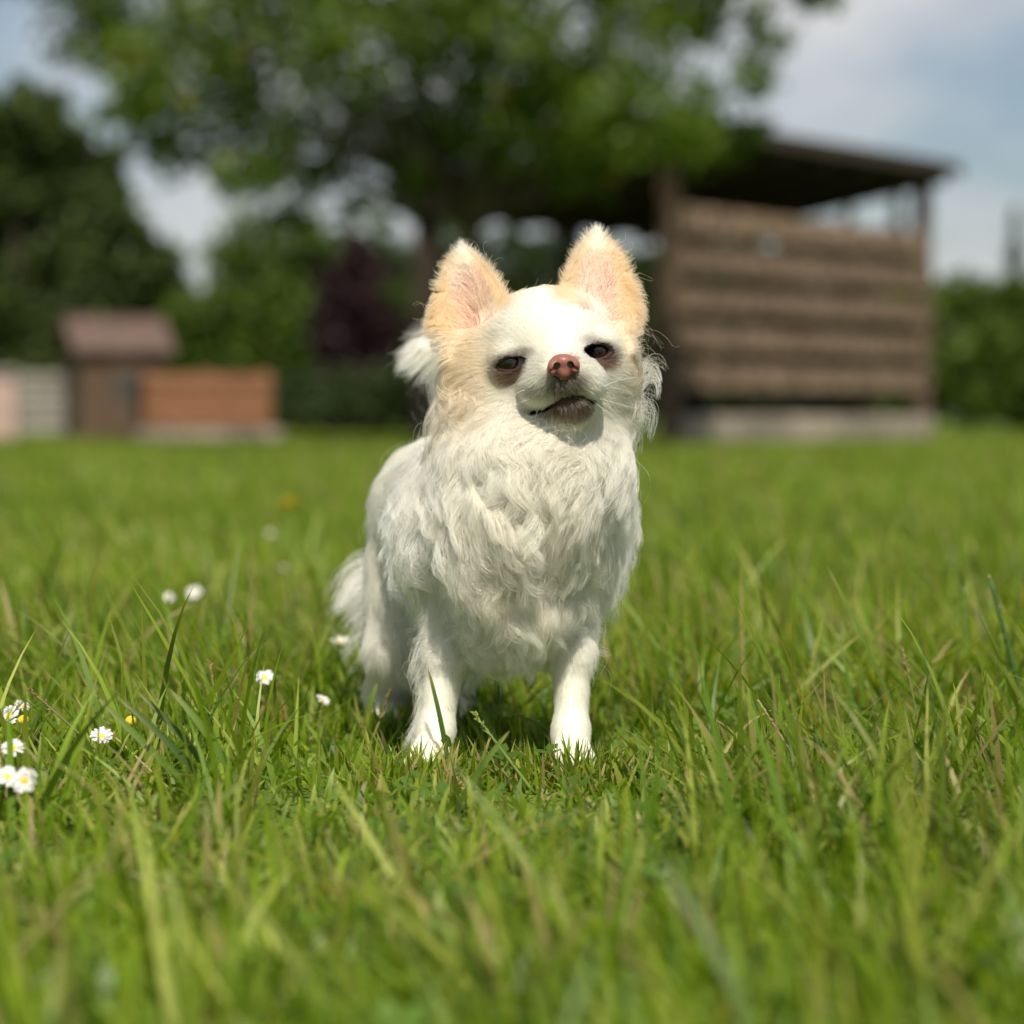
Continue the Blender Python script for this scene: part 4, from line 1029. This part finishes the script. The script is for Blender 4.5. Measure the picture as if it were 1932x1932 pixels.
def stalk(name, label, px, rad, col, group=None, seeds=0, seed_col=(.30, .20, .09)):
    b = G(*px[0]); y = b[1]; c = bez([b, P(*px[1], y), P(*px[2], y + .006)], 12); root = empty(name, b); tag(root, label, 'grass stalk', group)
    m = MB(); m.tube([q - b for q in c], list(np.linspace(rad, rad * .55, 12)), 7); m.build('stem', plain('stalk_green', col, .5, .3), root, True)
    if seeds:
        V, F = [], []; rd = np.random.default_rng(int(px[0][0]))
        for k in range(seeds):
            t = 1 - .30 * k / seeds; q = c[-1] * (t*1.0) + c[int(11 * .7)] * (1 - t) if False else c[0] * 0 + np.array([np.interp(1 - .30 * k / seeds, np.linspace(0, 1, 12), c[:, j]) for j in range(3)])
            d = norm(norm(c[-1] - c[-4]) + rd.normal(size=3) * .35); s = norm(np.cross(d, rd.normal(size=3))); u = np.cross(s, d); ln = .0034; o = len(V)
            V += [q - b, q - b + d*ln*.5 + s*.0007, q - b + d*ln*.5 + u*.0007, q - b + d*ln*.5 - s*.0007, q - b + d*ln]; F += [(o, o+1, o+2), (o, o+2, o+3), (o, o+3, o+1), (o+4, o+2, o+1), (o+4, o+3, o+2), (o+4, o+1, o+3)]
        link('seed_head', mesh_np('seed_head', np.array(V), np.array(F), plain('seed', seed_col, .7, .2), smooth=False), root)
if 'nograss' not in DEV:
    FR = (.13, .22, .03); DK = (.06, .12, .018); gb = 'single long blades'
    for lab, px, w, col in (
        ('long pale green blade leaning left in the left tuft', ((400, 1530), (290, 1420), (174, 1305)), .0042, FR),
        ('second long blade of the left tuft with narrow tip', ((440, 1540), (330, 1400), (218, 1312)), .0040, DK),
        ('third blade of the left tuft, dark and curved', ((455, 1530), (350, 1385), (256, 1302)), .0036, DK),
        ('shiny curved blade at the right of the left tuft', ((480, 1540), (410, 1390), (318, 1298)), .0044, FR),
        ('upright blade left of the front leg with pale edge', ((676, 1400), (690, 1350), (712, 1286)), .0040, FR),
        ('narrow dark blade crossing the front left leg', ((800, 1440), (835, 1370), (857, 1280)), .0024, DK),
        ('dark blade rising straight before the front left leg', ((850, 1475), (838, 1370), (806, 1256)), .0030, DK),
        ('long thin blade arching across the gap between the front legs', ((1130, 1430), (1050, 1375), (944, 1337)), .0026, FR),
        ('broad blade leaning right between the paws', ((860, 1530), (900, 1450), (962, 1378)), .0036, FR),
        ('short dark blade before the front right leg', ((1042, 1460), (1040, 1420), (1060, 1322)), .0030, DK),
        ('broad sunlit blade pointing up right of the front right paw', ((1245, 1478), (1270, 1420), (1303, 1355)), .0058, FR),
        ('tall thin blade standing alone on the right lawn', ((1712, 1400), (1650, 1240), (1558, 1062)), .0026, FR),
        ('upright narrow blade right of the tall thin one', ((1622, 1385), (1600, 1280), (1580, 1190)), .0026, FR),
        ('pointed blade in the middle of the right grass', ((1545, 1480), (1545, 1420), (1547, 1345)), .0034, FR),
        ('broad blurred blade leaning right behind the dog', ((1330, 1330), (1370, 1240), (1424, 1190)), .0060, FR),
        ('short dark blade near the thick stem', ((1745, 1370), (1770, 1310), (1795, 1262)), .0034, DK),
        ('broad blurred blade in the left foreground, leaning right', ((265, 1620), (370, 1530), (470, 1470)), .0048, FR)):
        flat_blade('long_grass_leaf', lab, px, w, col, gb)
    stalk('grass_stalk', 'thick green broken stem with frayed top at the right edge', ((1945, 1380), (1905, 1230), (1868, 1092)), .0022, (.045, .095, .016), None, 3, (.45, .36, .18))
    stalk('grass_stalk', 'thin stalk with pale spike left of the thick stem', ((1838, 1340), (1815, 1230), (1824, 1105)), .0008, (.12, .20, .04), None, 6, (.24, .27, .10))
    stalk('grass_stalk', 'brown tipped seed stalk leaning left at the left side', ((270, 1500), (160, 1390), (55, 1302)), .0009, (.12, .12, .03), None, 16, (.22, .12, .06))
    stalk('grass_stalk', 'dry pale stalk leaning over the white daisy', ((330, 1500), (270, 1440), (200, 1375)), .0009, (.30, .24, .10), None, 8)
    stalk('grass_stalk', 'green seed head leaning in the gap between the front paws', ((1010, 1500), (950, 1420), (895, 1347)), .0011, (.13, .19, .035), None, 34, (.20, .24, .05))
    stalk('grass_stalk', 'upright reddish seed stalk behind the left tuft', ((428, 1440), (410, 1340), (395, 1250)), .0009, (.15, .16, .04), None, 20, (.26, .15, .07))
    stalk('grass_stalk', 'ochre seed head left of the dog front leg', ((690, 1430), (712, 1370), (735, 1308)), .0009, (.18, .18, .05), None, 22, (.34, .28, .09))
    stalk('grass_stalk', 'forked brown seed stalk in the right grass', ((1745, 1430), (1725, 1320), (1703, 1225)), .0008, (.14, .16, .05), None, 18, (.24, .14, .07))
    stalk('grass_stalk', 'grey dry stalk leaning across the right grass', ((1540, 1500), (1500, 1430), (1430, 1320)), .0008, (.28, .22, .13), None, 10)
